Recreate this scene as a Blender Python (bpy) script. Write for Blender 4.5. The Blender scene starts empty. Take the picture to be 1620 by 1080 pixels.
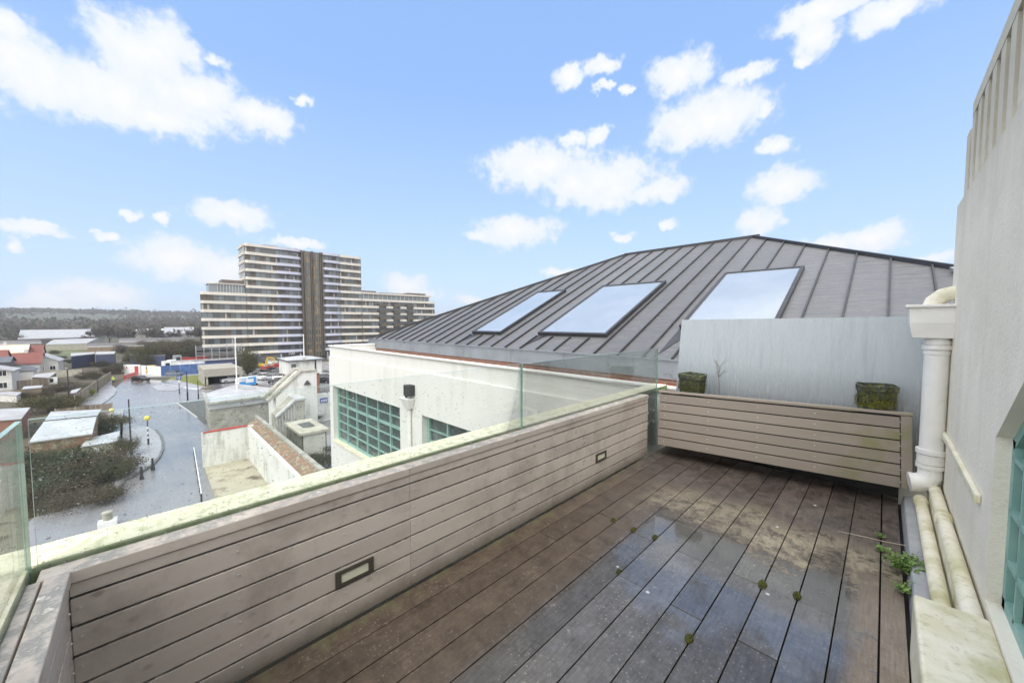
import bpy, math, random
from mathutils import Vector, noise
random.seed(7)
S = bpy.context.scene
R = math.radians
# ---------------------------------------------------------------- camera
CAMZ = 1.41; PITCH = R(2.93); YAW = R(45.15); FPX = 587.0
cd = bpy.data.cameras.new('camera'); cam = bpy.data.objects.new('camera', cd)
S.collection.objects.link(cam); S.camera = cam
cam.location = (0, 0, CAMZ); cam.rotation_euler = (R(90) - PITCH, 0, YAW)
cd.sensor_width = 36; cd.lens = 36 * FPX / 1620; cd.clip_start = .02; cd.clip_end = 9000
S.view_settings.view_transform = 'Standard'; S.view_settings.look = 'None'
S.view_settings.exposure = 1.55; S.view_settings.gamma = 1
try:
    S.cycles.max_bounces = 8; S.cycles.transparent_max_bounces = 24; S.cycles.sample_clamp_indirect = 6
except Exception: pass
FW = Vector((-math.sin(YAW)*math.cos(PITCH), math.cos(YAW)*math.cos(PITCH), -math.sin(PITCH)))
RT = Vector((math.cos(YAW), math.sin(YAW), 0)); UP = RT.cross(FW)
CP = Vector((0, 0, CAMZ)); G = -13.6
def ray(x, y): return FW + RT*(x-810)/FPX + UP*(540-y)/FPX
def P(x, y, z=G):
    r = ray(x, y); return CP + r*((z-CAMZ)/r.z)
def PX(x, y, X):
    r = ray(x, y); return CP + r*(X/r.x)
def PY(x, y, Y):
    r = ray(x, y); return CP + r*(Y/r.y)
# ---------------------------------------------------------------- sun and sky
SUN_EL, SUN_AZ = 52, 152        # azimuth of the sun, clockwise from +Y
sl = bpy.data.lights.new('sun', 'SUN'); sun = bpy.data.objects.new('sun', sl)
S.collection.objects.link(sun)
sl.energy = 0.7; sl.angle = R(40); sl.color = (1, .96, .9)
sd = Vector((math.sin(R(SUN_AZ))*math.cos(R(SUN_EL)), math.cos(R(SUN_AZ))*math.cos(R(SUN_EL)), math.sin(R(SUN_EL))))
sun.rotation_euler = sd.to_track_quat('Z', 'Y').to_euler()
W = bpy.data.worlds.new('World'); S.world = W; W.use_nodes = True
def world():
    nt = W.node_tree; N = nt.nodes; L = nt.links; N.clear()
    out = N.new('ShaderNodeOutputWorld'); bg = N.new('ShaderNodeBackground'); L.new(bg.outputs[0], out.inputs[0])
    bg.inputs[1].default_value = .11
    sky = N.new('ShaderNodeTexSky'); sky.sky_type = 'NISHITA'; sky.sun_disc = False
    sky.sun_elevation = R(SUN_EL); sky.sun_rotation = R(SUN_AZ); sky.air_density = 1.0; sky.dust_density = .6; sky.ozone_density = 1.6
    tc = N.new('ShaderNodeTexCoord')
    def m(op, a, b=None, c=None):
        n = N.new('ShaderNodeMath'); n.operation = op
        for i, v in enumerate((a, b, c)):
            if v is None: continue
            if isinstance(v, (int, float)): n.inputs[i].default_value = v
            else: L.new(v, n.inputs[i])
        return n.outputs[0]
    sep = N.new('ShaderNodeSeparateXYZ'); L.new(tc.outputs['Generated'], sep.inputs[0])
    x, y, z = sep.outputs
    az = m('ARCTAN2', x, y); el = m('ARCSINE', z)
    comb = N.new('ShaderNodeCombineXYZ'); L.new(az, comb.inputs[0]); L.new(el, comb.inputs[1])
    ns = N.new('ShaderNodeTexNoise'); ns.inputs['Scale'].default_value = 26; ns.inputs['Detail'].default_value = 9; ns.inputs['Roughness'].default_value = .62
    L.new(tc.outputs['Generated'], ns.inputs['Vector'])
    def warp(src, sc, amt):
        w = N.new('ShaderNodeTexNoise'); w.inputs['Scale'].default_value = sc; w.inputs['Detail'].default_value = 4; L.new(tc.outputs['Generated'], w.inputs['Vector'])
        s1 = N.new('ShaderNodeVectorMath'); s1.operation = 'SUBTRACT'; L.new(w.outputs['Color'], s1.inputs[0]); s1.inputs[1].default_value = (.5, .5, .5)
        s2 = N.new('ShaderNodeVectorMath'); s2.operation = 'MULTIPLY_ADD'; L.new(s1.outputs[0], s2.inputs[0]); s2.inputs[1].default_value = (amt, amt*.7, 0); L.new(src, s2.inputs[2]); return s2.outputs[0]
    pos = warp(warp(warp(comb.outputs[0], 8, .05), 24, .05), 70, .026)
    def ang(px, py):
        r = ray(px, py).normalized(); return math.atan2(r.x, r.y), math.asin(r.z)
    cl = [(40,110,120,62),(170,150,160,52),(235,85,92,62),(310,160,120,44),(405,182,75,26),(250,190,90,28),(25,50,55,34),
          (335,98,24,12),(480,162,16,9),(373,344,64,20),(285,410,88,32),(350,428,62,30),(155,465,78,26),(80,482,65,22),(55,362,68,11),(15,382,22,12),
          (207,340,18,9),(265,352,18,8),(168,373,20,8),(640,448,36,20),(660,466,40,12),(850,265,88,38),(950,290,96,42),(1045,300,52,20),(815,366,62,27),(755,373,24,9),
          (905,122,28,18),(955,102,30,15),(990,143,14,8),(955,137,18,7),(1078,112,55,34),(1180,122,36,16),(1120,192,98,46),(1212,175,16,14),
          (1232,232,28,15),(1237,292,50,30),(1203,352,38,24),(1372,380,56,22),(1315,384,45,14),(1310,12,95,26),(1410,20,85,27),(1290,62,40,34),
          (1270,95,18,14),(1462,410,50,10),(905,222,20,11),(940,217,20,16),(980,375,16,8),(1055,358,16,9),(882,430,26,8),(745,475,22,7),(470,384,45,8),
          (1700,300,120,50),(1900,120,200,80),(-200,200,150,70),(-150,420,120,30),(800,-300,200,90),(300,-400,260,120),(1300,-350,200,80)]
    acc = None
    for cx, cy, rx, ry in cl:
        a0, e0 = ang(cx, cy); a1, _ = ang(cx+rx*.5, cy); a2, _ = ang(cx-rx*.5, cy); _, e1 = ang(cx, cy-ry*.5); _, e2 = ang(cx, cy+ry*.5)
        v = N.new('ShaderNodeVectorMath'); v.operation = 'SUBTRACT'; L.new(pos, v.inputs[0]); v.inputs[1].default_value = (a0, e0, 0)
        s = N.new('ShaderNodeVectorMath'); s.operation = 'MULTIPLY'; L.new(v.outputs[0], s.inputs[0])
        s.inputs[1].default_value = (1/max(.01, abs(a1-a2)), 1/max(.01, abs(e1-e2)), 0)
        l = N.new('ShaderNodeVectorMath'); l.operation = 'LENGTH'; L.new(s.outputs[0], l.inputs[0])
        acc = l.outputs['Value'] if acc is None else m('SMOOTH_MIN', acc, l.outputs['Value'], .25)
    # noise for the unseen fill cloud added overhead and behind
    nb = N.new('ShaderNodeTexNoise'); nb.inputs['Scale'].default_value = 2.2; nb.inputs['Detail'].default_value = 6
    L.new(tc.outputs['Generated'], nb.inputs['Vector'])
    dens = m('SUBTRACT', m('MULTIPLY_ADD', acc, -1.0, 1.28), 0.0)
    nz = m('MULTIPLY', m('SUBTRACT', ns.outputs[0], .5), 1.7)
    v = m('ADD', dens, nz)
    mr = N.new('ShaderNodeMapRange'); mr.interpolation_type = 'SMOOTHSTEP'; L.new(v, mr.inputs[0]); mr.inputs[1].default_value = .0; mr.inputs[2].default_value = .62
    hz = N.new('ShaderNodeMapRange'); L.new(z, hz.inputs[0]); hz.inputs[1].default_value = .0; hz.inputs[2].default_value = .75; hz.inputs[3].default_value = .96; hz.inputs[4].default_value = .65
    hc = N.new('ShaderNodeMapRange'); L.new(z, hc.inputs[0]); hc.inputs[1].default_value = .0; hc.inputs[2].default_value = .5
    hcol = N.new('ShaderNodeMixRGB'); L.new(hc.outputs[0], hcol.inputs[0]); hcol.inputs[1].default_value = (1.95, 2.5, 3.15, 1); hcol.inputs[2].default_value = (1.03, 1.73, 3.2, 1)
    rim = N.new('ShaderNodeMapRange'); L.new(v, rim.inputs[0]); rim.inputs[1].default_value = .3; rim.inputs[2].default_value = 1.3
    cc = N.new('ShaderNodeMixRGB'); L.new(rim.outputs[0], cc.inputs[0]); cc.inputs[1].default_value = (2.6, 2.85, 3.2, 1); cc.inputs[2].default_value = (3.15, 3.15, 3.2, 1)
    hm = N.new('ShaderNodeMixRGB'); L.new(hz.outputs[0], hm.inputs[0]); L.new(sky.outputs[0], hm.inputs[1]); L.new(hcol.outputs[0], hm.inputs[2])
    mx = N.new('ShaderNodeMixRGB'); L.new(mr.outputs[0], mx.inputs[0]); L.new(hm.outputs[0], mx.inputs[1]); L.new(cc.outputs[0], mx.inputs[2])
    # unseen bright cloud added overhead and behind the terrace to raise the ambient light
    fwd = m('ADD', m('MULTIPLY', x, -.709), m('MULTIPLY', y, .705))
    beh = N.new('ShaderNodeMapRange'); beh.interpolation_type = 'SMOOTHSTEP'; L.new(m('MAXIMUM', m('ADD', m('MULTIPLY', fwd, -1.0), m('MULTIPLY', z, .7)), m('MULTIPLY_ADD', z, 1.6, -.98)), beh.inputs[0]); beh.inputs[1].default_value = .05; beh.inputs[2].default_value = .45
    ov = N.new('ShaderNodeMixRGB'); L.new(beh.outputs[0], ov.inputs[0]); L.new(mx.outputs[0], ov.inputs[1])
    oc = N.new('ShaderNodeMixRGB'); L.new(nb.outputs[0], oc.inputs[0]); oc.inputs[1].default_value = (5.0, 5.05, 5.1, 1); oc.inputs[2].default_value = (8.6, 8.5, 8.3, 1); L.new(oc.outputs[0], ov.inputs[2])
    L.new(ov.outputs[0], bg.inputs[0])
world()
# ---------------------------------------------------------------- mesh helpers
class MB:
    def __init__(s): s.v = []; s.f = []; s.m = []; s.t = []
    def face(s, pts, mi=0, t=.5):
        b = len(s.v); s.v += [tuple(p) for p in pts]; s.f.append(tuple(range(b, b+len(pts)))); s.m.append(mi); s.t.append(t); return s
    def box(s, x0, x1, y0, y1, z0, z1, mi=0, t=.5, side=None):
        if x0 > x1: x0, x1 = x1, x0
        if y0 > y1: y0, y1 = y1, y0
        return s.prism([(x0,y0),(x1,y0),(x1,y1),(x0,y1)], z0, z1, mi, t, side)
    def prism(s, poly, z0, z1, mi=0, t=.5, side=None, top=None):
        a = sum(poly[i][0]*poly[(i+1)%len(poly)][1]-poly[(i+1)%len(poly)][0]*poly[i][1] for i in range(len(poly)))
        if a < 0: poly = poly[::-1]
        n = len(poly); b = len(s.v)
        s.v += [(p[0], p[1], z0) for p in poly] + [(p[0], p[1], z1) for p in poly]
        s.f.append(tuple(range(b+n-1, b-1, -1))); s.m.append(mi); s.t.append(t)
        s.f.append(tuple(range(b+n, b+2*n))); s.m.append(mi if top is None else top); s.t.append(t)
        for i in range(n):
            j = (i+1) % n
            s.f.append((b+i, b+j, b+n+j, b+n+i)); s.m.append(mi if side is None else side); s.t.append(t)
        return s
    def hexa(s, a, mi=0, t=.5):      # 8 points: bottom 4, top 4
        b = len(s.v); s.v += [tuple(p) for p in a]
        for f in ((3,2,1,0),(4,5,6,7),(0,1,5,4),(1,2,6,5),(2,3,7,6),(3,0,4,7)):
            s.f.append(tuple(b+i for i in f)); s.m.append(mi); s.t.append(t)
        return s
    def beam(s, a, b, w, h, mi=0, up=(0,0,1), t=.5):
        a = Vector(a); b = Vector(b); d = (b-a).normalized(); u = Vector(up)
        if abs(d.dot(u)) > .95: u = Vector((1,0,0))
        x = d.cross(u).normalized()*w/2; y = x.cross(d).normalized()*h/2
        return s.hexa([a-x-y, a+x-y, a+x+y, a-x+y, b-x-y, b+x-y, b+x+y, b-x+y], mi, t)
    def tube(s, path, r, n=8, mi=0, cap=True, t=.5):
        path = [Vector(p) for p in path]; rs = r if isinstance(r, (list, tuple)) else [r]*len(path)
        b = len(s.v); ref = Vector((0,0,1)); px = None
        for i, p in enumerate(path):
            d = (path[min(i+1, len(path)-1)] - path[max(i-1, 0)]).normalized()
            if px is None:
                px = d.cross(ref)
                if px.length < .05: px = d.cross(Vector((1,0,0)))
            px = (px - d*px.dot(d)).normalized(); py = d.cross(px)
            for k in range(n):
                a = 2*math.pi*k/n; s.v.append(tuple(p + (px*math.cos(a)+py*math.sin(a))*rs[i]))
        for i in range(len(path)-1):
            for k in range(n):
                s.f.append((b+i*n+k, b+i*n+(k+1)%n, b+(i+1)*n+(k+1)%n, b+(i+1)*n+k)); s.m.append(mi); s.t.append(t)
        if cap:
            s.f.append(tuple(b+k for k in range(n-1, -1, -1))); s.m.append(mi); s.t.append(t)
            e = b+(len(path)-1)*n; s.f.append(tuple(e+k for k in range(n))); s.m.append(mi); s.t.append(t)
        return s
    def lathe(s, prof, c=(0,0,0), n=16, mi=0):
        return s.tube([(c[0], c[1], c[2]+z) for r, z in prof], [max(r, .001) for r, z in prof], n, mi)
def smooth(me, ang=35):
    for p in me.polygons: p.use_smooth = True
    try: me.set_sharp_from_angle(angle=R(ang))
    except Exception: pass
def put(name, mb, mats, parent=None, bevel=0, sm=False, world=True):
    """one mesh object; world=True: the coordinates are world ones"""
    me = bpy.data.meshes.new(name); vs = mb.v
    if parent is not None and world:
        o = parent.location if parent.parent is None else parent.location + parent.parent.location
        rz = -(parent.rotation_euler.z if parent.parent is None else parent.parent.rotation_euler.z)
        c, sn = math.cos(rz), math.sin(rz)
        vs = [((x-o.x)*c-(y-o.y)*sn, (x-o.x)*sn+(y-o.y)*c, z-o.z) for x, y, z in vs]
    me.from_pydata(vs, [], mb.f); me.update()
    if not isinstance(mats, (list, tuple)): mats = [mats]
    for m in mats: me.materials.append(m)
    me.polygons.foreach_set('material_index', [min(i, len(mats)-1) for i in mb.m])
    if any(abs(t-.5) > 1e-6 for t in mb.t):
        a = me.attributes.new('tone', 'FLOAT', 'FACE'); a.data.foreach_set('value', mb.t)
    if sm: smooth(me)
    ob = bpy.data.objects.new(name, me); S.collection.objects.link(ob); ob.parent = parent
    if bevel:
        b = ob.modifiers.new('bevel', 'BEVEL'); b.width = bevel; b.segments = 2; b.limit_method = 'ANGLE'; b.angle_limit = R(40)
    return ob
def tag(o, label=None, cat=None, group=None, kind=None):
    if label: o['label'] = label
    if cat: o['category'] = cat
    if group: o['group'] = group
    if kind: o['kind'] = kind
    return o
def thing(name, label, cat, loc=(0,0,0), rz=0, group=None):
    o = bpy.data.objects.new(name, None); S.collection.objects.link(o); o.location = loc; o.rotation_euler = (0,0,rz)
    o.empty_display_size = .1
    return tag(o, label, cat, group)
def kids(o): return [c for c in bpy.data.objects if c.parent == o]
def dup(o, loc=None, rz=None, label=None, scale=None, parent=None, mats=None):
    c = o.copy(); S.collection.objects.link(c); c.parent = parent
    if loc is not None: c.location = loc
    if rz is not None: c.rotation_euler = (0,0,rz)
    if scale is not None: c.scale = (scale,)*3 if isinstance(scale, (int, float)) else scale
    if label: c['label'] = label
    if mats and c.type == 'MESH' and o.name.split('.')[0] in mats:
        c.data = c.data.copy(); c.data.materials[0] = mats[o.name.split('.')[0]]
    for k in kids(o): dup(k, parent=c, mats=mats)
    return c
STUD = {}
def stud(name, parent, loc, axis, r, local=False):
    k = (name, axis, r)
    if k not in STUD:
        c = MB(); a = Vector((1,0,0)) if axis == 'x' else Vector((0,1,0)); c.tube([a*-.003, a*.003], r, 10)
        me = bpy.data.meshes.new(name); me.from_pydata(c.v, [], c.f); me.update(); me.materials.append(M['screw']); STUD[k] = me
    o = bpy.data.objects.new(name, STUD[k]); S.collection.objects.link(o); o.parent = parent
    o.location = Vector(loc) if local else Vector(loc) - parent.location
def struct(name, mb, mats, **k): return tag(put(name, mb, mats, **k), kind='structure')
# ---------------------------------------------------------------- materials
def mat(name, c1, c2=None, scale=3, rough=.6, rough2=None, bump=0, bscale=None, metal=0, c3=None, s3=.6, t3=(.5, .65), spec=.5,
        stretch=(1,1,1), tone=0, detail=6, lo=.35, hi=.65, alpha=None, coat=0):
    m = bpy.data.materials.new(name); m.use_nodes = True; nt = m.node_tree; N = nt.nodes; L = nt.links
    b = N['Principled BSDF']; b.inputs['Metallic'].default_value = metal; b.inputs['Roughness'].default_value = rough
    b.inputs['Specular IOR Level'].default_value = spec
    if coat: b.inputs['Coat Weight'].default_value = coat; b.inputs['Coat Roughness'].default_value = .08
    c2 = c2 or tuple(min(1, v*.82) for v in c1)
    tc = N.new('ShaderNodeTexCoord'); mp = N.new('ShaderNodeMapping'); L.new(tc.outputs['Object'], mp.inputs[0]); mp.inputs['Scale'].default_value = stretch
    n = N.new('ShaderNodeTexNoise'); L.new(mp.outputs[0], n.inputs['Vector']); n.inputs['Scale'].default_value = scale; n.inputs['Detail'].default_value = detail; n.inputs['Roughness'].default_value = .6
    r = N.new('ShaderNodeMapRange'); L.new(n.outputs[0], r.inputs[0]); r.inputs[1].default_value = lo; r.inputs[2].default_value = hi
    mx = N.new('ShaderNodeMixRGB'); L.new(r.outputs[0], mx.inputs[0]); mx.inputs[1].default_value = (*c1, 1); mx.inputs[2].default_value = (*c2, 1)
    col = mx.outputs[0]
    if c3:
        n3 = N.new('ShaderNodeTexNoise'); L.new(mp.outputs[0], n3.inputs['Vector']); n3.inputs['Scale'].default_value = scale*s3; n3.inputs['Detail'].default_value = 8; n3.inputs['Roughness'].default_value = .65
        r3 = N.new('ShaderNodeMapRange'); L.new(n3.outputs[0], r3.inputs[0]); r3.inputs[1].default_value = t3[0]; r3.inputs[2].default_value = t3[1]
        m3 = N.new('ShaderNodeMixRGB'); L.new(r3.outputs[0], m3.inputs[0]); L.new(col, m3.inputs[1]); m3.inputs[2].default_value = (*c3, 1); col = m3.outputs[0]
    if tone:
        at = N.new('ShaderNodeAttribute'); at.attribute_name = 'tone'
        mr = N.new('ShaderNodeMapRange'); L.new(at.outputs['Fac'], mr.inputs[0]); mr.inputs[3].default_value = 1-tone; mr.inputs[4].default_value = 1+tone
        mm = N.new('ShaderNodeVectorMath'); mm.operation = 'SCALE'; L.new(col, mm.inputs[0]); L.new(mr.outputs[0], mm.inputs['Scale']); col = mm.outputs[0]
    L.new(col, b.inputs['Base Color'])
    if rough2 is not None:
        rr = N.new('ShaderNodeMapRange'); L.new(r.outputs[0], rr.inputs[0]); rr.inputs[3].default_value = rough; rr.inputs[4].default_value = rough2; L.new(rr.outputs[0], b.inputs['Roughness'])
    if bump:
        nb = N.new('ShaderNodeTexNoise'); L.new(mp.outputs[0], nb.inputs['Vector']); nb.inputs['Scale'].default_value = bscale or scale*6; nb.inputs['Detail'].default_value = 8
        bp = N.new('ShaderNodeBump'); L.new(nb.outputs[0], bp.inputs['Height']); bp.inputs['Strength'].default_value = bump; bp.inputs['Distance'].default_value = .02; L.new(bp.outputs[0], b.inputs['Normal'])
    return m
class NT:   # small node helper for the bespoke materials
    def __init__(s, name):
        s.m = bpy.data.materials.new(name); s.m.use_nodes = True; s.N = s.m.node_tree.nodes; s.L = s.m.node_tree.links; s.b = s.N['Principled BSDF']
        s.tc = s.N.new('ShaderNodeTexCoord'); s.sep = s.N.new('ShaderNodeSeparateXYZ'); s.L.new(s.tc.outputs['Object'], s.sep.inputs[0])
    def math(s, op, a, b=None, c=None):
        n = s.N.new('ShaderNodeMath'); n.operation = op
        for i, v in enumerate((a, b, c)):
            if v is None: continue
            if isinstance(v, (int, float)): n.inputs[i].default_value = v
            else: s.L.new(v, n.inputs[i])
        return n.outputs[0]
    def noise(s, scale, stretch=(1,1,1), detail=6, rough=.6, loc=(0,0,0)):
        mp = s.N.new('ShaderNodeMapping'); s.L.new(s.tc.outputs['Object'], mp.inputs[0]); mp.inputs['Scale'].default_value = stretch; mp.inputs['Location'].default_value = loc
        n = s.N.new('ShaderNodeTexNoise'); s.L.new(mp.outputs[0], n.inputs['Vector']); n.inputs['Scale'].default_value = scale; n.inputs['Detail'].default_value = detail; n.inputs['Roughness'].default_value = rough
        return n.outputs[0]
    def vor(s, scale, stretch=(1,1,1), feat='F1', out='Distance'):
        mp = s.N.new('ShaderNodeMapping'); s.L.new(s.tc.outputs['Object'], mp.inputs[0]); mp.inputs['Scale'].default_value = stretch
        n = s.N.new('ShaderNodeTexVoronoi'); n.feature = feat; s.L.new(mp.outputs[0], n.inputs['Vector']); n.inputs['Scale'].default_value = scale
        return n.outputs[out]
    def rng(s, v, a, b, c=0, d=1, smooth=False):
        n = s.N.new('ShaderNodeMapRange'); s.L.new(v, n.inputs[0])
        if smooth: n.interpolation_type = 'SMOOTHSTEP'
        for i, q in enumerate((a, b, c, d)): n.inputs[i+1].default_value = q
        return n.outputs[0]
    def mix(s, f, a, b):
        n = s.N.new('ShaderNodeMixRGB')
        for i, v in enumerate((f, a, b)):
            if isinstance(v, (int, float)): n.inputs[i].default_value = v
            elif isinstance(v, tuple): n.inputs[i].default_value = (*v, 1)
            else: s.L.new(v, n.inputs[i])
        return n.outputs[0]
    def bump(s, h, st=.3, dist=.01, nrm=None):
        n = s.N.new('ShaderNodeBump'); s.L.new(h, n.inputs['Height']); n.inputs['Strength'].default_value = st; n.inputs['Distance'].default_value = dist
        if nrm: s.L.new(nrm, n.inputs['Normal'])
        return n.outputs[0]
    def attr(s, name='tone'):
        n = s.N.new('ShaderNodeAttribute'); n.attribute_name = name; return n.outputs['Fac']
    def set(s, **k):
        for key, v in k.items():
            key = {'col': 'Base Color', 'rough': 'Roughness', 'nrm': 'Normal', 'metal': 'Metallic', 'spec': 'Specular IOR Level'}[key]
            if isinstance(v, (int, float)): s.b.inputs[key].default_value = v
            elif isinstance(v, tuple): s.b.inputs[key].default_value = (*v, 1)
            else: s.L.new(v, s.b.inputs[key])
def deck_mat():
    t = NT('wet_deck'); x, y, z = t.sep.outputs
    tone = t.attr(); tc_ = t.math('SUBTRACT', tone, .5)
    n1 = t.noise(2.0, detail=8); n2 = t.noise(9, detail=10, rough=.72, loc=(3,1,0)); nf = t.noise(26, stretch=(4,.3,1), detail=6, rough=.7); n3 = t.noise(38, detail=8, rough=.75)
    ny = t.math('MULTIPLY_ADD', t.math('SUBTRACT', n1, .5), .7, y); ny = t.math('MULTIPLY_ADD', t.math('SUBTRACT', n2, .5), .9, ny); ny = t.math('MULTIPLY_ADD', tc_, .22, ny)
    ny = t.math('MULTIPLY_ADD', t.math('SUBTRACT', n3, .5), .4, ny)
    nx = t.math('MULTIPLY_ADD', tc_, .10, x)
    wet = t.math('MULTIPLY', t.math('MULTIPLY', t.rng(nx, -1.20, -1.15), t.rng(nx, -.10, -.04, 1, 0)), t.rng(ny, 2.58, 2.72, 1, 0, True))
    wet2 = t.math('MULTIPLY', t.math('MULTIPLY', t.rng(x, -.12, -.11), t.rng(x, .02, .04, 1, 0)), t.rng(n2, .52, .58))
    wet2 = t.math('MULTIPLY', wet2, t.rng(ny, 2.3, 2.6, 1, 0))
    wet = t.math('MAXIMUM', wet, t.math('MULTIPLY', wet2, .8))
    alg = t.math('MULTIPLY', t.rng(ny, 2.6, 2.85), t.rng(ny, 3.1, 3.3, 1, 0))
    alg = t.math('MULTIPLY', alg, t.rng(t.math('MULTIPLY_ADD', n1, .6, x), -1.1, -.8))
    alg = t.math('MULTIPLY', alg, t.rng(t.math('MULTIPLY_ADD', n3, .35, t.math('MULTIPLY', n2, .65)), .42, .54))
    nb = t.math('MULTIPLY_ADD', n3, .45, t.math('MULTIPLY', n2, .55))
    brown = t.mix(t.rng(nb, .38, .62), (.045, .031, .022), (.125, .092, .066))
    tan = t.mix(t.rng(nb, .38, .60), (.16, .132, .09), (.30, .255, .18))
    purple_shade = t.mix(t.rng(nb, .42, .58), (.028, .022, .019), (.12, .092, .078))
    grey = t.mix(t.rng(nb, .36, .64), (.058, .054, .051), (.13, .121, .113))
    olive = t.mix(t.rng(nb, .4, .6), (.04, .032, .023), (.12, .096, .066))
    col = t.mix(t.rng(x, -.14, -.10), brown, t.mix(t.rng(nb, .36, .62), (.17, .13, .10), (.28, .225, .172)))
    col = t.mix(t.math('MULTIPLY', t.rng(ny, 2.5, 2.8), t.rng(x, -1.2, -1.0)), col, olive)
    col = t.mix(t.rng(ny, 3.15, 3.3), col, purple_shade)  # dark band by the planter: board colour with its shadow painted in
    col = t.mix(alg, col, tan)
    col = t.mix(wet, col, grey)
    scr = t.math('MULTIPLY', t.rng(t.noise(13, stretch=(1,1,1), loc=(8,3,1), detail=10, rough=.8), .60, .66), .45)
    col = t.mix(scr, col, (.33, .31, .28))
    col = t.mix(t.math('MULTIPLY', t.rng(t.vor(4.1), .03, .045, 1, 0), .8), col, (.6, .6, .57))
    sp = t.math('MULTIPLY', t.rng(t.vor(50), .16, .24, 1, 0), t.rng(t.noise(3.2, loc=(9,2,0)), .46, .58))
    col = t.mix(t.math('MULTIPLY', sp, .33), col, (.40, .36, .29))
    moss = t.math('MULTIPLY', t.rng(x, -1.70, -1.62, 1, 0), t.rng(n2, .5, .6)); col = t.mix(t.math('MULTIPLY', moss, .6), col, (.10, .11, .04))
    tn = t.rng(tone, 0, 1, .74, 1.22)
    v = t.N.new('ShaderNodeVectorMath'); v.operation = 'SCALE'; t.L.new(col, v.inputs[0]); t.L.new(tn, v.inputs['Scale'])
    fl = t.rng(nf, .3, .7, .72, 1.2)
    v2 = t.N.new('ShaderNodeVectorMath'); v2.operation = 'SCALE'; t.L.new(v.outputs[0], v2.inputs[0]); t.L.new(fl, v2.inputs['Scale'])
    rw = t.rng(t.noise(5, loc=(4,4,0), detail=8, rough=.65), .40, .60, .07, .26); rw = t.math('MULTIPLY', rw, t.rng(ny, 1.9, 2.45, 1, .35))
    rd = t.rng(t.math('MULTIPLY_ADD', n3, .4, t.math('MULTIPLY', n1, .6)), .35, .6, .26, .6)
    rf = t.N.new('ShaderNodeMix'); t.L.new(wet, rf.inputs[0]); t.L.new(rd, rf.inputs[2]); t.L.new(rw, rf.inputs[3])
    film = t.math('MULTIPLY', wet, t.rng(t.math('MULTIPLY_ADD', t.rng(ny, 1.5, 2.5), .5, t.math('MULTIPLY', t.noise(3.2, loc=(2,9,0), detail=9, rough=.65), 1.0)), .62, .74))
    film = t.math('MAXIMUM', film, t.math('MULTIPLY', t.rng(nb, .52, .60), .45))
    t.L.new(film, t.b.inputs['Coat Weight']); t.b.inputs['Coat Roughness'].default_value = .04; t.b.inputs['Coat IOR'].default_value = 1.6
    gro = t.math('SINE', t.math('MULTIPLY', x, 2*math.pi/.0062))
    h = t.math('MULTIPLY_ADD', gro, .12, t.math('MULTIPLY', nf, .6))
    h = t.math('MULTIPLY_ADD', n3, .5, h)
    t.set(col=v2.outputs[0], rough=rf.outputs[0], nrm=t.bump(h, .25, .004), spec=t.rng(ny, 1.9, 2.45, .5, .95))
    return t.m
def clad_mat():
    t = NT('composite_cladding'); x, y, z = t.sep.outputs; tone = t.attr()
    n = t.noise(4, stretch=(1,.4,3)); n2 = t.noise(22, detail=5); nf = t.noise(70, stretch=(1,.3,3), detail=4)
    col = t.mix(n, (.47, .41, .36), (.57, .505, .45))
    # damp blots
    blot = t.math('MULTIPLY', t.rng(t.vor(13, stretch=(1,1,1.3)), .12, .26, 1, 0), t.rng(t.noise(2.6, loc=(2,7,1)), .48, .64))
    col = t.mix(t.math('MULTIPLY', blot, .6), col, (.17, .125, .10))
    stain = t.rng(t.noise(2.4, loc=(5,0,2), detail=9, rough=.7), .48, .60)
    col = t.mix(t.math('MULTIPLY', stain, .42), col, (.24, .195, .165))
    grime = t.math('MULTIPLY', t.rng(t.math('ADD', z, t.math('MULTIPLY', n2, .05)), .03, .12, 1, 0), .75)
    col = t.mix(grime, col, (.11, .10, .07))
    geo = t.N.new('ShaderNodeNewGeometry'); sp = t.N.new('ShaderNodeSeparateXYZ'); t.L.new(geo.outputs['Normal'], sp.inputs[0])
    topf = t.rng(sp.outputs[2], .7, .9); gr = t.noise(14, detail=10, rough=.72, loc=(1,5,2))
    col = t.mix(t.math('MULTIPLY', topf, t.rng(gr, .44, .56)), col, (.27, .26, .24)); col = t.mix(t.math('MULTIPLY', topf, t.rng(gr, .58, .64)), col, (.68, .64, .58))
    tn = t.rng(tone, 0, 1, .9, 1.1)
    v = t.N.new('ShaderNodeVectorMath'); v.operation = 'SCALE'; t.L.new(col, v.inputs[0]); t.L.new(tn, v.inputs['Scale'])
    t.set(col=v.outputs[0], rough=t.rng(n2, .35, .65, .36, .56), nrm=t.bump(nf, .12, .003))
    return t.m
def planter_mat():
    t = NT('planter_boards'); x, y, z = t.sep.outputs; tone = t.attr()
    n = t.noise(4, stretch=(.4,1,3)); n2 = t.noise(20, detail=6)
    col = t.mix(n, (.24, .203, .172), (.31, .265, .222))
    alg = t.math('MULTIPLY', t.rng(x, 1.2, 1.7), t.rng(t.noise(4.2, loc=(1,1,5), detail=8), .42, .60))
    col = t.mix(t.math('MULTIPLY', alg, .9), col, (.19, .185, .075))
    tn = t.rng(tone, 0, 1, .9, 1.1)
    v = t.N.new('ShaderNodeVectorMath'); v.operation = 'SCALE'; t.L.new(col, v.inputs[0]); t.L.new(tn, v.inputs['Scale'])
    t.set(col=v.outputs[0], rough=.5, nrm=t.bump(n2, .1, .003)); return t.m
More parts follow.
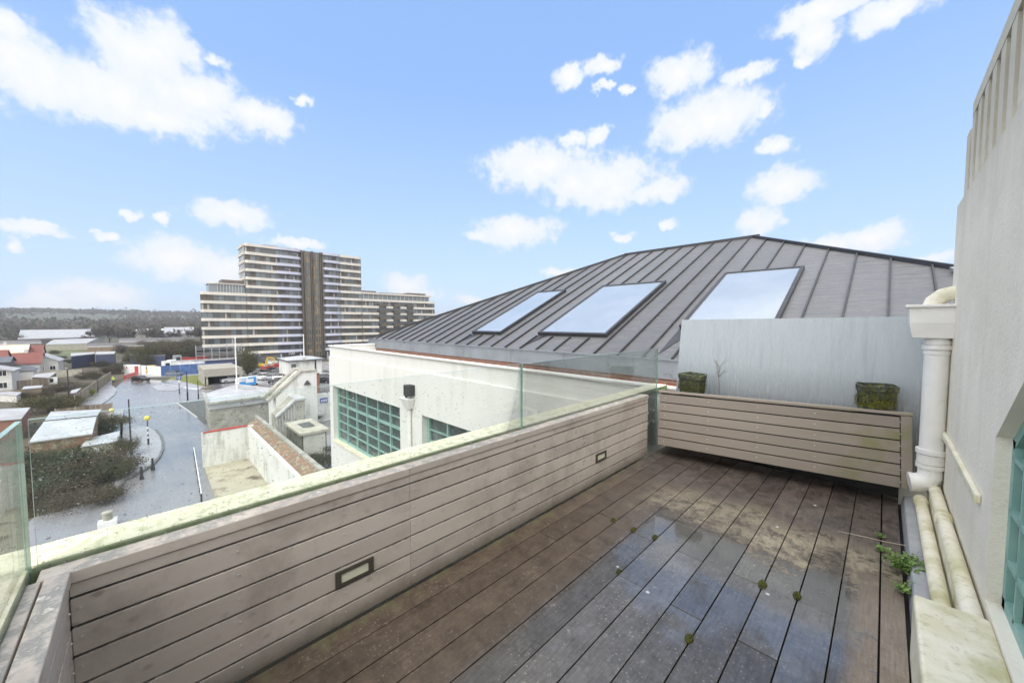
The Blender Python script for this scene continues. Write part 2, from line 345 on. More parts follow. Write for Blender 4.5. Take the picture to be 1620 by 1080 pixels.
def cope_mat():
    t = NT('mossy_coping'); x, y, z = t.sep.outputs
    n = t.noise(5, detail=9, rough=.7); n2 = t.noise(26, detail=8, rough=.7)
    col = t.mix(t.rng(n, .36, .62), (.90, .85, .68), (.80, .76, .55))
    col = t.mix(t.math('MULTIPLY', t.rng(n2, .50, .64), .75), col, (.44, .44, .22))
    geo = t.N.new('ShaderNodeNewGeometry'); sp = t.N.new('ShaderNodeSeparateXYZ'); t.L.new(geo.outputs['Normal'], sp.inputs[0])
    face = t.rng(sp.outputs[2], .3, .8, 1, 0)
    green = t.mix(t.rng(n, .4, .62), (.19, .25, .10), (.36, .40, .26))
    inner = t.math('MULTIPLY', face, t.rng(z, .4, .5))
    col = t.mix(inner, col, green)
    t.set(col=col, rough=.85, nrm=t.bump(n2, .5, .01)); return t.m
def white_render(name, base=(.70,.70,.67), stain=(.45,.45,.36), amt=.35, scale=.5, bump=.12):
    t = NT(name); x, y, z = t.sep.outputs
    n = t.noise(scale, detail=8, rough=.65); dr = t.noise(scale*6, stretch=(1,1,.12), detail=6); nf = t.noise(90, detail=4)
    f = t.math('MULTIPLY', t.rng(t.math('MULTIPLY_ADD', n, .5, t.math('MULTIPLY', dr, .5)), .50, .64), amt)
    t.set(col=t.mix(f, base, stain), rough=.75, nrm=t.bump(nf, bump, .004)); return t.m
def wall_mat():
    t = NT('weathered_render'); x, y, z = t.sep.outputs
    n = t.noise(1.6, detail=9, rough=.65); dr = t.noise(5, stretch=(1,1,.16), detail=8, rough=.7); nf = t.noise(45, detail=8, rough=.7)
    n4 = t.noise(3.4, loc=(3,3,3), detail=9, rough=.7)
    col = t.mix(t.rng(n, .35, .65), (.78, .73, .615), (.89, .84, .73))
    col = t.mix(t.math('MULTIPLY', t.rng(dr, .52, .75), .3), col, (.44, .42, .35))
    up = t.rng(t.math('MULTIPLY_ADD', n4, .5, z), 2.15, 2.75)
    col = t.mix(t.math('MULTIPLY', up, .55), col, (.33, .31, .24))
    low = t.math('MULTIPLY', t.rng(t.math('MULTIPLY_ADD', n4, .4, z), .35, .75, 1, 0), .35)
    col = t.mix(low, col, (.62, .62, .56))
    t.set(col=col, rough=.8, nrm=t.bump(t.math('MULTIPLY_ADD', nf, .7, n4), .7, .012)); return t.m
def cream_mat():
    t = NT('lichened_cream_paint')
    n = t.noise(6, detail=9, rough=.7); n2 = t.noise(40, detail=8)
    col = t.mix(t.rng(n, .4, .6), (.80, .76, .64), (.68, .64, .47))
    col = t.mix(t.math('MULTIPLY', t.rng(t.noise(3.1, loc=(7,1,2), detail=7), .52, .66), .7), col, (.42, .40, .17))
    col = t.mix(t.math('MULTIPLY', t.rng(n2, .55, .7), .5), col, (.34, .32, .20))
    t.set(col=col, rough=.7, nrm=t.bump(n2, .35, .006)); return t.m
def glass_mat(name, tint=(.965,.985,.975), drops=True, dscale=85, haze=.02):
    t = NT(name); N, L = t.N, t.L; out = N['Material Output']; N.remove(t.b)
    tr = N.new('ShaderNodeBsdfTransparent'); tr.inputs[0].default_value = (*tint, 1)
    gl = N.new('ShaderNodeBsdfGlossy'); gl.inputs['Roughness'].default_value = .02
    fr = N.new('ShaderNodeFresnel'); fr.inputs[0].default_value = 1.38
    m1 = N.new('ShaderNodeMixShader'); L.new(t.math('MULTIPLY', fr.outputs[0], .6), m1.inputs[0]); L.new(tr.outputs[0], m1.inputs[1]); L.new(gl.outputs[0], m1.inputs[2])
    df = N.new('ShaderNodeBsdfDiffuse'); df.inputs[0].default_value = (.75, .8, .78, 1)
    m2 = N.new('ShaderNodeMixShader'); hzn = t.rng(t.noise(3, detail=8, stretch=(1,1,.4)), .35, .7, haze*.3, haze*1.8); L.new(hzn, m2.inputs[0]); L.new(m1.outputs[0], m2.inputs[1]); L.new(df.outputs[0], m2.inputs[2])
    last = m2
    if drops:
        va = t.vor(60); vb = t.vor(30); rc = t.N.new('ShaderNodeSeparateXYZ'); L.new(t.vor(60, out='Color'), rc.inputs[0])
        d1 = t.rng(t.math('SUBTRACT', va, t.math('MULTIPLY', rc.outputs[0], .14)), .02, .07, 1, 0); d2 = t.rng(vb, .09, .13, 1, 0)
        dm = t.math('MULTIPLY', t.math('MAXIMUM', d1, d2), t.rng(t.noise(5, detail=5), .36, .52))
        rf = N.new('ShaderNodeBsdfDiffuse'); rf.inputs[0].default_value = (.8, .82, .82, 1)
        dk = N.new('ShaderNodeBsdfTransparent'); dk.inputs[0].default_value = (.25, .27, .28, 1)
        mm = N.new('ShaderNodeMixShader'); L.new(t.rng(rc.outputs[1], .45, .55), mm.inputs[0]); L.new(rf.outputs[0], mm.inputs[2]); L.new(dk.outputs[0], mm.inputs[1])
        m3 = N.new('ShaderNodeMixShader'); L.new(t.math('MULTIPLY', dm, .6), m3.inputs[0]); L.new(m2.outputs[0], m3.inputs[1]); L.new(mm.outputs[0], m3.inputs[2]); last = m3
    L.new(last.outputs[0], out.inputs[0]); return t.m
def frosted_mat():
    t = NT('wet_frosted_glass'); x, y, z = t.sep.outputs
    st = t.noise(26, stretch=(1,1,.045), detail=5, rough=.5); st2 = t.noise(60, stretch=(1,1,.03), detail=3); n = t.noise(1.6)
    f = t.math('MULTIPLY', t.rng(st, .54, .66), t.rng(t.math('ADD', z, t.math('MULTIPLY', st2, .5)), 1.0, 1.7, .9, .35))
    col = t.mix(t.rng(t.math('MULTIPLY_ADD', n, .15, z), .62, 1.05), (.21, .222, .24), (.36, .405, .435))  # shade behind the pane is put into the colour, darker towards the bottom
    col = t.mix(t.math('MULTIPLY', f, .24), col, (.17, .18, .19))
    w = t.math('MULTIPLY', t.rng(st2, .60, .68), t.rng(z, .7, 1.1, 1, .15))
    col = t.mix(t.math('MULTIPLY', w, .3), col, (.6, .63, .65))
    t.set(col=col, rough=t.rng(st, .4, .6, .18, .34), nrm=t.bump(st, .06, .004), spec=.7); return t.m
def zinc_mat():
    t = NT('standing_seam_zinc'); tone = t.attr()
    n = t.noise(1.1, detail=5, stretch=(2.5,1,1)); n2 = t.noise(9, detail=6); sc = t.noise(2.2, detail=6, rough=.55, stretch=(.7,3,3))
    col = t.mix(n, (.115, .116, .12), (.17, .17, .174))
    col = t.mix(t.math('MULTIPLY', t.rng(n2, .55, .7), .3), col, (.24, .24, .25))
    tn = t.rng(tone, 0, 1, .88, 1.12)
    v = t.N.new('ShaderNodeVectorMath'); v.operation = 'SCALE'; t.L.new(col, v.inputs[0]); t.L.new(tn, v.inputs['Scale'])
    t.set(col=v.outputs[0], rough=t.rng(n2, .3, .7, .36, .5), nrm=t.bump(sc, .6, .08), metal=.2, spec=.5); return t.m
def brick_mat(name, c1, c2, mortar, sc=1.0, axis='x'):
    t = NT(name); x, y, z = t.sep.outputs
    cb = t.N.new('ShaderNodeCombineXYZ'); t.L.new(t.math('ADD', x, y), cb.inputs[0]); t.L.new(z, cb.inputs[1])
    b = t.N.new('ShaderNodeTexBrick'); t.L.new(cb.outputs[0], b.inputs[0]); b.inputs['Scale'].default_value = sc
    b.inputs['Color1'].default_value = (*c1, 1); b.inputs['Color2'].default_value = (*c2, 1); b.inputs['Mortar'].default_value = (*mortar, 1)
    b.inputs['Mortar Size'].default_value = .01; b.inputs['Brick Width'].default_value = .225; b.inputs['Row Height'].default_value = .075
    n = t.noise(3, detail=8); t.set(col=t.mix(t.math('MULTIPLY', t.rng(n, .4, .7), .4), b.outputs[0], (.12, .09, .07)), rough=.85); return t.m
def asphalt_mat():
    t = NT('wet_asphalt')
    n = t.noise(.10, detail=8, rough=.62, stretch=(1,.55,1)); n2 = t.noise(.55, detail=8, rough=.65, stretch=(.35,1.6,1)); nf = t.noise(14, detail=6)
    col = t.mix(n2, (.19, .188, .194), (.31, .308, .314))
    wet = t.rng(t.math('MULTIPLY_ADD', n2, .45, t.math('MULTIPLY', n, .55)), .40, .58)
    r = t.rng(wet, 0, 1, .30, .13)
    t.set(col=t.mix(wet, col, (.16, .158, .168)), rough=r, nrm=t.bump(nf, .08, .01), spec=1.0); return t.m
M = {}
def mk():
    m = M
    m['deck'] = deck_mat(); m['clad'] = clad_mat(); m['planter'] = planter_mat(); m['cope'] = cope_mat()
    m['glass'] = glass_mat('wet_clear_glass'); m['gedge'] = mat('green_glass_edge', (.20,.33,.27), (.32,.46,.39), 8, .2)
    m['frost'] = frosted_mat(); m['zinc'] = zinc_mat(); m['wall'] = wall_mat(); m['cream'] = cream_mat()
    m['render'] = white_render('white_render'); m['render2'] = white_render('stained_white_render', (.66,.66,.63), (.30,.30,.25), .8, .35)
    m['concrete'] = mat('stained_concrete', (.42,.41,.36), (.27,.26,.22), .7, .8, c3=(.17,.17,.14), s3=1.7, t3=(.52,.66), bump=.2, bscale=8)
    m['seam'] = mat('dark_seam', (.055,.055,.06), (.04,.04,.045), 4, .45, metal=.3)
    m['dark'] = mat('dark_void', (.02,.02,.022), (.03,.03,.03), 4, .6)
    m['sky_glass'] = mat('rooflight_glass', (.44,.48,.52), (.38,.43,.47), .9, .05, metal=.4)
    m['fascia'] = mat('zinc_fascia', (.24,.26,.28), (.19,.20,.22), 1.5, .45, c3=(.10,.105,.11), s3=3, t3=(.6,.72), metal=.3, tone=.08)
    m['brick'] = brick_mat('red_brick', (.30,.10,.06), (.22,.075,.045), (.25,.22,.18))
    m['brick_moss'] = mat('mossy_brick', (.26,.13,.085), (.15,.13,.085), 1.6, .85, c3=(.30,.28,.20), s3=1.6, t3=(.5,.62), bump=.4, bscale=8)
    m['teal'] = mat('teal_paint', (.20,.38,.34), (.27,.45,.40), 6, .45)
    m['teal_old'] = mat('faded_teal_paint', (.20,.36,.32), (.30,.46,.41), 3, .5)
    m['pane'] = mat('dark_pane', (.05,.07,.075), (.09,.12,.12), .8, .10, c3=(.16,.20,.18), s3=2, t3=(.55,.7), spec=.8)
    m['pvc'] = mat('white_painted_pipe', (.82,.81,.79), (.74,.73,.69), 5, .38, c3=(.55,.52,.40), s3=2, t3=(.66,.8))
    m['lead'] = mat('lead_flashing', (.40,.41,.42), (.30,.31,.33), 6, .5, bump=.2)
    m['screw'] = mat('steel_screw', (.75,.74,.70), None, 5, .3, metal=.6)
    m['lightf'] = mat('bronze_frame', (.11,.10,.085), None, 20, .4, metal=.4); m['lens'] = mat('frosted_lens', (.68,.66,.52), (.60,.58,.45), 9, .35)
    m['moss'] = mat('moss', (.055,.075,.015), (.15,.15,.03), 30, .95, bump=.8, bscale=120)
    m['ymoss'] = mat('yellow_moss', (.11,.12,.012), (.26,.235,.02), 25, .95, bump=.8, bscale=90)
    m['pot'] = mat('mossy_pot', (.025,.03,.022), (.06,.065,.045), 14, .7, c3=(.12,.14,.05), s3=1.5, t3=(.5,.62), bump=.5, bscale=50)
    m['leaf'] = mat('fresh_leaf', (.10,.19,.04), (.20,.30,.08), 40, .55); m['leafy'] = mat('yellow_leaf', (.42,.45,.12), (.3,.36,.08), 40, .6)
    m['twig'] = mat('dry_twig', (.20,.15,.11), (.12,.09,.06), 30, .8); m['straw'] = mat('straw', (.62,.55,.40), None, 30, .7)
    m['asphalt'] = asphalt_mat()
    m['pave'] = mat('wet_paving', (.36,.355,.36), (.29,.285,.29), .25, .22, .36, c3=(.17,.17,.175), s3=3, t3=(.55,.75), spec=.8)
    m['kerb'] = mat('kerb_stone', (.10,.10,.10), (.16,.16,.155), 2, .5); m['wkerb'] = mat('pale_kerb', (.52,.53,.54), (.4,.4,.4), 2, .5)
    m['wline'] = mat('white_line', (.62,.63,.64), (.35,.35,.36), 3, .5)
    m['ground'] = mat('winter_scrub', (.085,.075,.05), (.045,.045,.03), .09, .95, c3=(.11,.09,.065), s3=3, t3=(.48,.62), bump=.6, bscale=.8)
    m['hill'] = mat('wooded_hill', (.06,.065,.045), (.085,.09,.06), .006, .95, c3=(.12,.13,.10), s3=2.5, t3=(.58,.66), bump=.6, bscale=.1)
    m['grass'] = mat('winter_grass', (.15,.17,.03), (.10,.13,.028), .6, .9, c3=(.20,.20,.05), s3=2, bump=.5, bscale=5)
    m['field'] = mat('field_grass', (.085,.105,.04), (.12,.13,.06), .03, .95, c3=(.20,.20,.12), s3=2, t3=(.55,.68))
    m['gravel'] = mat('dark_bed', (.06,.063,.06), (.13,.135,.13), 3, .7, c3=(.25,.26,.25), s3=2, t3=(.6,.66), bump=.6, bscale=8)
    m['cream_band'] = mat('cream_band', (.64,.60,.54), (.56,.52,.46), .3, .6, tone=.04); m['lilac'] = mat('lilac_band', (.50,.51,.60), (.44,.45,.54), .3, .5)
    m['tdark'] = mat('bronze_panel', (.075,.06,.045), (.11,.085,.06), .5, .45); m['tcore'] = mat('core_panel', (.15,.135,.11), (.10,.09,.075), .9, .5, stretch=(1,1,.4), c3=(.30,.21,.09), s3=.4, t3=(.5,.62))
    m['twin'] = mat('tower_glass', (.045,.05,.05), (.075,.08,.08), .35, .12, spec=.8); m['twin2'] = mat('tower_glass_blue', (.11,.13,.14), (.14,.165,.18), .3, .12, spec=.8)
    m['twall'] = mat('tower_brown_wall', (.14,.115,.10), (.10,.085,.075), .3, .6); m['curtain'] = mat('curtain', (.42,.41,.39), None, 1, .8)
    m['steel'] = mat('galvanised', (.42,.44,.45), (.3,.31,.32), 3, .45, metal=.4); m['black'] = mat('black_metal', (.03,.03,.032), None, 5, .4)
    m['wroof'] = mat('wet_white_roof', (.42,.42,.43), (.30,.30,.31), .35, .5, .7, c3=(.22,.22,.22), s3=3, t3=(.56,.7)); m['groof'] = mat('wet_grey_roof', (.40,.41,.42), (.52,.53,.54), .4, .22, .4, c3=(.24,.25,.24), s3=4, t3=(.56,.68))
    m['rroof'] = mat('red_tiles', (.20,.055,.04), (.15,.042,.033), 1.2, .6, bump=.4, bscale=6); m['droof'] = mat('slate_roof', (.085,.09,.10), (.12,.125,.14), 1, .45)
    m['croof'] = mat('cream_roof', (.60,.50,.36), (.66,.58,.46), .6, .6); m['hwall'] = mat('house_render', (.62,.61,.58), (.50,.49,.46), .6, .8)
    m['fence'] = mat('weathered_boards', (.26,.21,.155), (.19,.155,.115), 1.5, .8, stretch=(1,1,.2), tone=.25); m['post'] = mat('concrete_post', (.36,.34,.29), (.28,.26,.22), 3, .85)
    m['shed'] = mat('shed_wall', (.48,.46,.38), (.36,.34,.27), 1.2, .8, c3=(.2,.19,.14), s3=2, t3=(.55,.7))
    m['navy'] = mat('navy_cladding', (.035,.045,.09), (.05,.06,.115), .6, .5); m['blue'] = mat('blue_hoarding', (.045,.10,.27), (.07,.14,.33), .7, .5, tone=.2)
    m['red'] = mat('red_paint', (.45,.05,.04), (.34,.04,.03), 2, .45); m['white'] = mat('white_paint', (.80,.80,.79), (.70,.70,.69), 1.5, .45)
    m['yellow'] = mat('yellow_paint', (.55,.34,.04), (.45,.28,.03), 3, .4); m['lime'] = mat('hi_vis', (.62,.85,.05), (.55,.75,.04), 5, .6)
    m['cyan'] = mat('van_blue', (.04,.27,.62), (.05,.30,.66), 1, .3, coat=.5); m['rubber'] = mat('rubber', (.02,.02,.02), None, 9, .7)
    m['carglass'] = mat('car_glass', (.03,.035,.04), None, 3, .05, spec=.8); m['chrome'] = mat('alloy', (.5,.5,.52), None, 6, .3, metal=.8); m['lampg'] = mat('lamp_glass', (.7,.7,.68), None, 6, .15)
    m['tail'] = mat('tail_lamp', (.4,.02,.02), None, 6, .2)
    m['skin'] = mat('skin', (.5,.32,.24), None, 8, .6); m['navycloth'] = mat('navy_cloth', (.02,.022,.03), None, 8, .9)
    m['bark'] = mat('bark', (.085,.072,.058), (.05,.042,.034), 2, .9); m['twigs'] = mat('bare_twigs', (.10,.08,.062), (.065,.054,.042), .8, .9)
    m['bush'] = mat('olive_foliage', (.055,.056,.024), (.09,.082,.035), .8, .9); m['bushd'] = mat('dark_foliage', (.03,.042,.022), (.055,.065,.03), .8, .9); m['bushb'] = mat('brown_foliage', (.085,.064,.042), (.055,.045,.028), .8, .9)
    m['bushy'] = mat('gold_foliage', (.22,.24,.03), (.15,.17,.02), .8, .9)
    m['bluesign'] = mat('blue_sign', (.05,.09,.35), None, 5, .4); m['louvre'] = mat('louvre', (.56,.56,.50), (.47,.47,.41), 2, .5)
mk()
TXT = []
def text(s, size, loc, rot, matl, parent, name='lettering', ext=.01):
    c = bpy.data.curves.new(name, 'FONT'); c.body = s; c.size = size; c.extrude = ext; c.align_x = 'CENTER'; c.align_y = 'CENTER'
    o = bpy.data.objects.new('tmp', c); S.collection.objects.link(o); TXT.append(o)
    dg = bpy.context.evaluated_depsgraph_get(); me = bpy.data.meshes.new_from_object(o.evaluated_get(dg))
    bpy.data.objects.remove(o); TXT.pop()
    q = bpy.data.objects.new(name, me); S.collection.objects.link(q); me.materials.clear(); me.materials.append(matl)
    q.parent = parent; q.location = loc; q.rotation_euler = rot; return q
exec_parts = []
# ================================================================ the terrace
def terrace():
    m = M
    b = MB(); b.box(-1.76, .33, -.22, 4.3, -.22, -.06); b.box(-1.76, .125, 4.29, 4.318, -.06, .5); struct('slab_and_shade_sheet', b, m['dark'])  # second box: dark sheet added to shade the gap under the planter
    joints = {0:[], 1:[2.31], 2:[1.83], 3:[2.31], 4:[1.83], 5:[2.30], 6:[1.84], 7:[2.29], 8:[1.84], 9:[2.35], 10:[1.85], 11:[]}
    b = MB(); e = .03; w = .148; g = .0052; rnd = random.Random(4)
    def board(x0, x1, ys):
        ys = [-.19] + ys + [4.28]
        for a, c in zip(ys, ys[1:]):
            b.box(x0+g/2, x1-g/2, a+.002, c-.002, -.025+rnd.uniform(-.0006,.0006), rnd.uniform(-.0008,.0008), 0, rnd.random())
    board(e+.002, .121, [])
    for k in range(11): board(e-(k+1)*w, e-k*w, joints[k])
    board(-1.728, e-11*w, [])
    struct('terrace_deck', b, m['deck'], bevel=.0014)
    # parapet : cladding, coping, step lights
    pw = thing('parapet_wall', 'low parapet wall with mossy white coping along the outer edge of the deck', 'wall', (-1.9, 0, 0))
    c = MB(); c.prism([(-1.985,-.43),(-1.985,4.44),(-1.82,4.44),(-1.82,-.27),(1.2,-.27),(1.2,-.43)], .60, .665)
    put('coping', c, m['cope'], pw, bevel=.008)
    c = MB(); c.prism([(-1.965,-.41),(-1.965,4.445),(-1.84,4.445),(-1.84,-.29),(1.2,-.29),(1.2,-.41)], -1.2, .60)
    put('wall', c, m['render'], pw)
    def cladding(lab, spans, axis, front, back, sgn, name_l):
        t = thing('slatted_cladding', lab, 'cladding', (-1.74, spans[0][0], 0) if axis == 'y' else (spans[0][0], front, 0))
        c = MB(); r2 = random.Random(9)
        zs = [(.004,.081),(.090,.176),(.185,.271),(.280,.366),(.375,.461),(.470,.556),(.565,.606)]
        for a0, a1 in spans:
            for z0, z1 in zs:
                q = r2.uniform(-.0008, .0008)
                if axis == 'y': c.box(front-.016, front+q, a0+.001, a1-.001, z0, z1, 0, r2.random())
                else: c.box(a0+.001, a1-.001, front-.016, front+q, z0, z1, 0, r2.random())
        if axis == 'y': c.box(front-.05, front-.018, spans[0][0], spans[-1][1], 0, .60, 1)
        else: c.box(spans[0][0], spans[-1][1], front-.05, front-.018, 0, .60, 1)
        put('slats', c, [m['clad'], m['dark']], t, bevel=.0012)
        c = MB()
        for a0, a1 in spans:
            if axis == 'y': c.box(front-.072, front+.006, a0+.001 if a0 > .5 else a0-.06, a1-.001, .608, .648, 0, r2.random())
            else: c.box(a0+.001, a1, front-.045, front+.006, .608, .6485, 0, .6); c.box(a0+.001, a1, front-.078, front-.051, .606, .645, 0, .2)
        put('cap_board', c, m['clad'], t, bevel=.003)
        for a0, a1 in spans:
            p = a0 + .02
            while p < a1:
                for z0, z1 in zs[:6]:
                    if axis == 'y': stud('screw', t, (front, p, (z0+z1)/2+.01), 'x', .0038)
                    else: stud('screw', t, (p, front, (z0+z1)/2+.01), 'y', .0038)
                p += .4
        return t
    t = cladding('long grey-brown horizontal board cladding with two recessed lights, below the mossy coping', [(-.19,.97),(.97,2.17),(2.17,3.76)], 'y', -1.74, -1.81, 1, '')
    for y0, y1, lab in ((.585,.765,'near step light in dark frame'), (2.76,2.93,'far step light in dark frame')):
        c = MB(); z0, z1 = .187, .262
        c.box(-1.745, -1.733, y0, y1, z0, z0+.016); c.box(-1.745, -1.733, y0, y1, z1-.016, z1)
        c.box(-1.745, -1.7335, y0, y0+.026, z0+.016, z1-.016); c.box(-1.745, -1.7335, y1-.026, y1, z0+.016, z1-.016)
        f = put('step_light', c, m['lightf'], t); f['label'] = lab
        c = MB(); c.box(-1.745, -1.7375, y0+.026, y1-.026, z0+.016, z1-.016); put('lens', c, m['lens'], f, world=True) if False else None
        ln = put('lens', c, m['lens'], None); ln.parent = f; ln.location = (1.74, .19, 0) if False else tuple(-(f.parent.location+f.location))
    cladding('short return of brown board cladding with two mossy top boards, left of the near corner', [(-1.74,1.2)], 'x', -.19, -.27, 1, '')
    # glass
    t = thing('glass_balustrade', 'rain-spotted clear glass balustrade standing along the mossy coping', 'balustrade', (-1.81, 0, 0))
    for y0, y1 in ((-.255, 1.893), (1.903, 4.13)):
        c = MB(); c.box(-1.817, -1.805, y0, y1, .02, 1.118, 0, .5, 1)
        q = put('glass_panel', c, [m['glass'], m['gedge']], t)
        for i in range(len(q.data.polygons)):
            n = q.data.polygons[i].normal
            q.data.polygons[i].material_index = 0 if abs(n.x) > .9 else 1
    for y in (3.9, 4.05):
        for z in (.42, .30): stud('fixing_bolt', t, (-1.80, y, z), 'x', .016)
    t = thing('glass_balustrade', 'greenish end pane of balustrade at the left edge, turning the near corner', 'balustrade', (-1.8, -.27, 0))
    c = MB(); c.box(-1.80, 1.2, -.277, -.265, .02, 1.118, 0, .5, 1)
    q = put('glass_panel', c, [m['glass'], m['gedge']], t)
    for p in q.data.polygons: p.material_index = 0 if abs(p.normal.y) > .9 else 1
    # frosted screen leaning at the back
    t = thing('privacy_screen', 'large frosted wet glass sheet leaning behind the slatted planter', 'glass screen', (-1.7, 4.3, 0))
    c = MB(); c.hexa([(-1.70,4.325,.10),(.30,4.325,.10),(.30,4.337,.10),(-1.70,4.337,.10),(-1.655,4.405,1.44),(.285,4.405,1.46),(.285,4.417,1.46),(-1.655,4.417,1.44)])
    put('frosted_pane', c, m['frost'], t)
    # planter
    A = Vector((-1.66, 3.83, .12)); B = Vector((.19, 4.05, .155)); rz = math.atan2(B.y-A.y, B.x-A.x); Ln = (B-A).xy.length; dz = B.z-A.z
    t = thing('slatted_planter', 'long slatted brown planter box tipped back against the frosted screen', 'planter', (A.x, A.y, 0), rz)
    def q(x, v, y=0):      # x along, v up the face 0..1, y back
        return (x - .018*v*(x/Ln), y + v*.05, .12 + dz*x/Ln + v*.57 - y*.10)
    def sl(c, x0, x1, v0, v1, y0=0, y1=.02, tone=.5, mi=0):
        c.hexa([q(x0,v0,y0), q(x1,v0,y0), q(x1,v0,y1), q(x0,v0,y1), q(x0,v1,y0), q(x1,v1,y0), q(x1,v1,y1), q(x0,v1,y1)], mi, tone)
    c = MB(); r2 = random.Random(3)
    for k in range(6): sl(c, .0, Ln-.065, k*.158, k*.158+.141, 0, .02, r2.random())
    sl(c, .01, Ln-.02, .01, .95, .022, .03, .5, 1)
    put('slats', c, [m['planter'], m['dark']], t, bevel=.002, world=False)
    c = MB(); sl(c, Ln-.06, Ln, 0, .955, -.003, .02, .4); put('end_stile', c, m['planter'], t, bevel=.002, world=False)
    c = MB(); sl(c, -.012, Ln+.008, .962, 1.0, -.008, .075, .65); put('cap_board', c, m['planter'], t, bevel=.003, world=False)
    c = MB(); sl(c, Ln-.02, Ln, .0, .95, .022, .22, .3); sl(c, 0, .02, .0, .95, .032, .22, .3); sl(c, .02, Ln-.02, .0, .95, .2, .22, .3); sl(c, .02, Ln-.02, .0, .03, .032, .2, .3)
    put('box', c, [m['planter']], t, world=False)
    for x in (.06, .47, .88, 1.29, 1.80):
        for k in range(6): stud('screw', t, q(x, k*.158+.08), 'y', .0042, local=True)
    # two mossy pots in the planter
    for (cx, cy, r, zt, lab, sd_) in ((-1.41, 4.09, .132, .868, 'dark mossy pot standing in the left end of the planter', 1), (-.035, 4.20, .122, .905, 'dark pot with yellow-green moss in the right end of the planter', 5)):
        rr = random.Random(sd_)
        t = thing('plant_pot', lab, 'pot', (cx, cy, .45), 0, 'mossy pots in the planter')
        n = 9; ang = [2*math.pi*(k+rr.uniform(-.15,.15))/n for k in range(n)]
        ri = [r*rr.uniform(.93,1.06) for k in range(n)]
        c = MB(); prof = [(.80,.0),(.9,.15),(1.0,zt-.45-.05),(1.07,zt-.45-.045),(1.10,zt-.45),(1.0,zt-.45+.004),(.96,zt-.45-.03),(.2,zt-.45-.035)]
        for (a, za), (b2, zb) in zip(prof, prof[1:]):
            for k in range(n):
                j = (k+1) % n; sag = .012*math.sin(3*ang[k]+sd_); sg2 = .012*math.sin(3*ang[j]+sd_)
                c.face([(math.cos(ang[k])*ri[k]*a, math.sin(ang[k])*ri[k]*a, za+sag*za), (math.cos(ang[j])*ri[j]*a, math.sin(ang[j])*ri[j]*a, za+sg2*za),
                        (math.cos(ang[j])*ri[j]*b2, math.sin(ang[j])*ri[j]*b2, zb+sg2*zb), (math.cos(ang[k])*ri[k]*b2, math.sin(ang[k])*ri[k]*b2, zb+sag*zb)])
        put('pot', c, m['pot'], t, world=False)
        c = MB()
        for k in range(520):
            a = rr.uniform(math.pi, 2*math.pi); hh = rr.random()**1.3*(.13+.05*math.sin(a*5+sd_)); R_ = r*(1.0+.02*rr.random())
            s = rr.uniform(.004, .010); p = Vector((math.cos(a)*R_, math.sin(a)*R_, zt-.45-.17+hh)); d = Vector((math.cos(a), math.sin(a), rr.uniform(.2,1.2)))*s
            sd2 = Vector((-math.sin(a), math.cos(a), 0))*s*.8
            c.face([p-sd2, p+sd2, p+d+Vector((0,0,s))])
        put('moss', c, m['ymoss'] if sd_ == 5 else m['moss'], t, world=False)
    # dry seedling
    t = thing('dry_seedling', 'thin leafless seedling standing in front of the frosted screen', 'plant', (-1.18, 4.16, .6))
    c = MB(); rr = random.Random(12)
    c.tube([(0,0,-.1),(.004,0,.15),(-.004,0,.27),(0,0,.36)], [.004,.0035,.0028,.0016], 6)
    for k in range(18):
        z0 = rr.uniform(.24,.44); a = rr.uniform(0, 6.28); l = rr.uniform(.04,.09); zz = min(z0,.36)
        p = [(0,0,zz), (math.cos(a)*l*.5, math.sin(a)*l*.3, zz+l*.5), (math.cos(a)*l*.75, math.sin(a)*l*.4, zz+l*1.15)]
        c.tube(p, [.0018,.0013,.0007], 4)
        if k % 2: c.tube([p[1], (p[1][0]*1.9+.01, p[1][1], p[1][2]+.03)], [.0012,.0006], 4)
    put('stem', c, m['twig'], t, world=False)
    # moss tufts growing between boards
    sp = [(1074,870.6,'tuft in the middle of the wet boards'),]
    tf = [(1002,838,.018,'two-board corner nearest the far wet edge'),(1036,850,.017,'right of the far wet corner'),(979,904,.013,'by a board end left of the middle'),(1206,925,.024,'larger brown-green, by the central board end'),(1261,943,.021,'darkest, right of centre'),(1090,1011,.019,'lowest in the picture centre'),(970,823,.016,'pale flat, on the brown boards at far left')]
    for k, (px, py, r, lab) in enumerate(tf):
        p = P(px, py, .0); t = tag(None or thing('moss_tuft', 'small moss cushion between deck boards: '+lab, 'moss', (p.x, p.y, 0), 0, 'moss cushions on the deck'))
        c = MB(); rr = random.Random(40+k)
        for i in range(420):
            a = rr.uniform(0, 6.28); el = math.asin(rr.random()); q1 = Vector((math.cos(a)*math.cos(el)*r*.8, math.sin(a)*math.cos(el)*r*1.5, math.sin(el)*r*.9))*rr.uniform(.75,1.08)
            s = .0035; d = Vector((rr.uniform(-1,1), rr.uniform(-1,1), rr.uniform(.2,1)))*s; e2 = Vector((rr.uniform(-1,1), rr.uniform(-1,1), 0))*s*.6
            c.face([q1-e2, q1+e2, q1+d*1.6])
        c.lathe([(r*.85,-.004),(r*.8,r*.4),(r*.4,r*.75),(0,r*.8)], (0,0,0), 10)
        put('cushion', c, m['moss'], t, world=False)
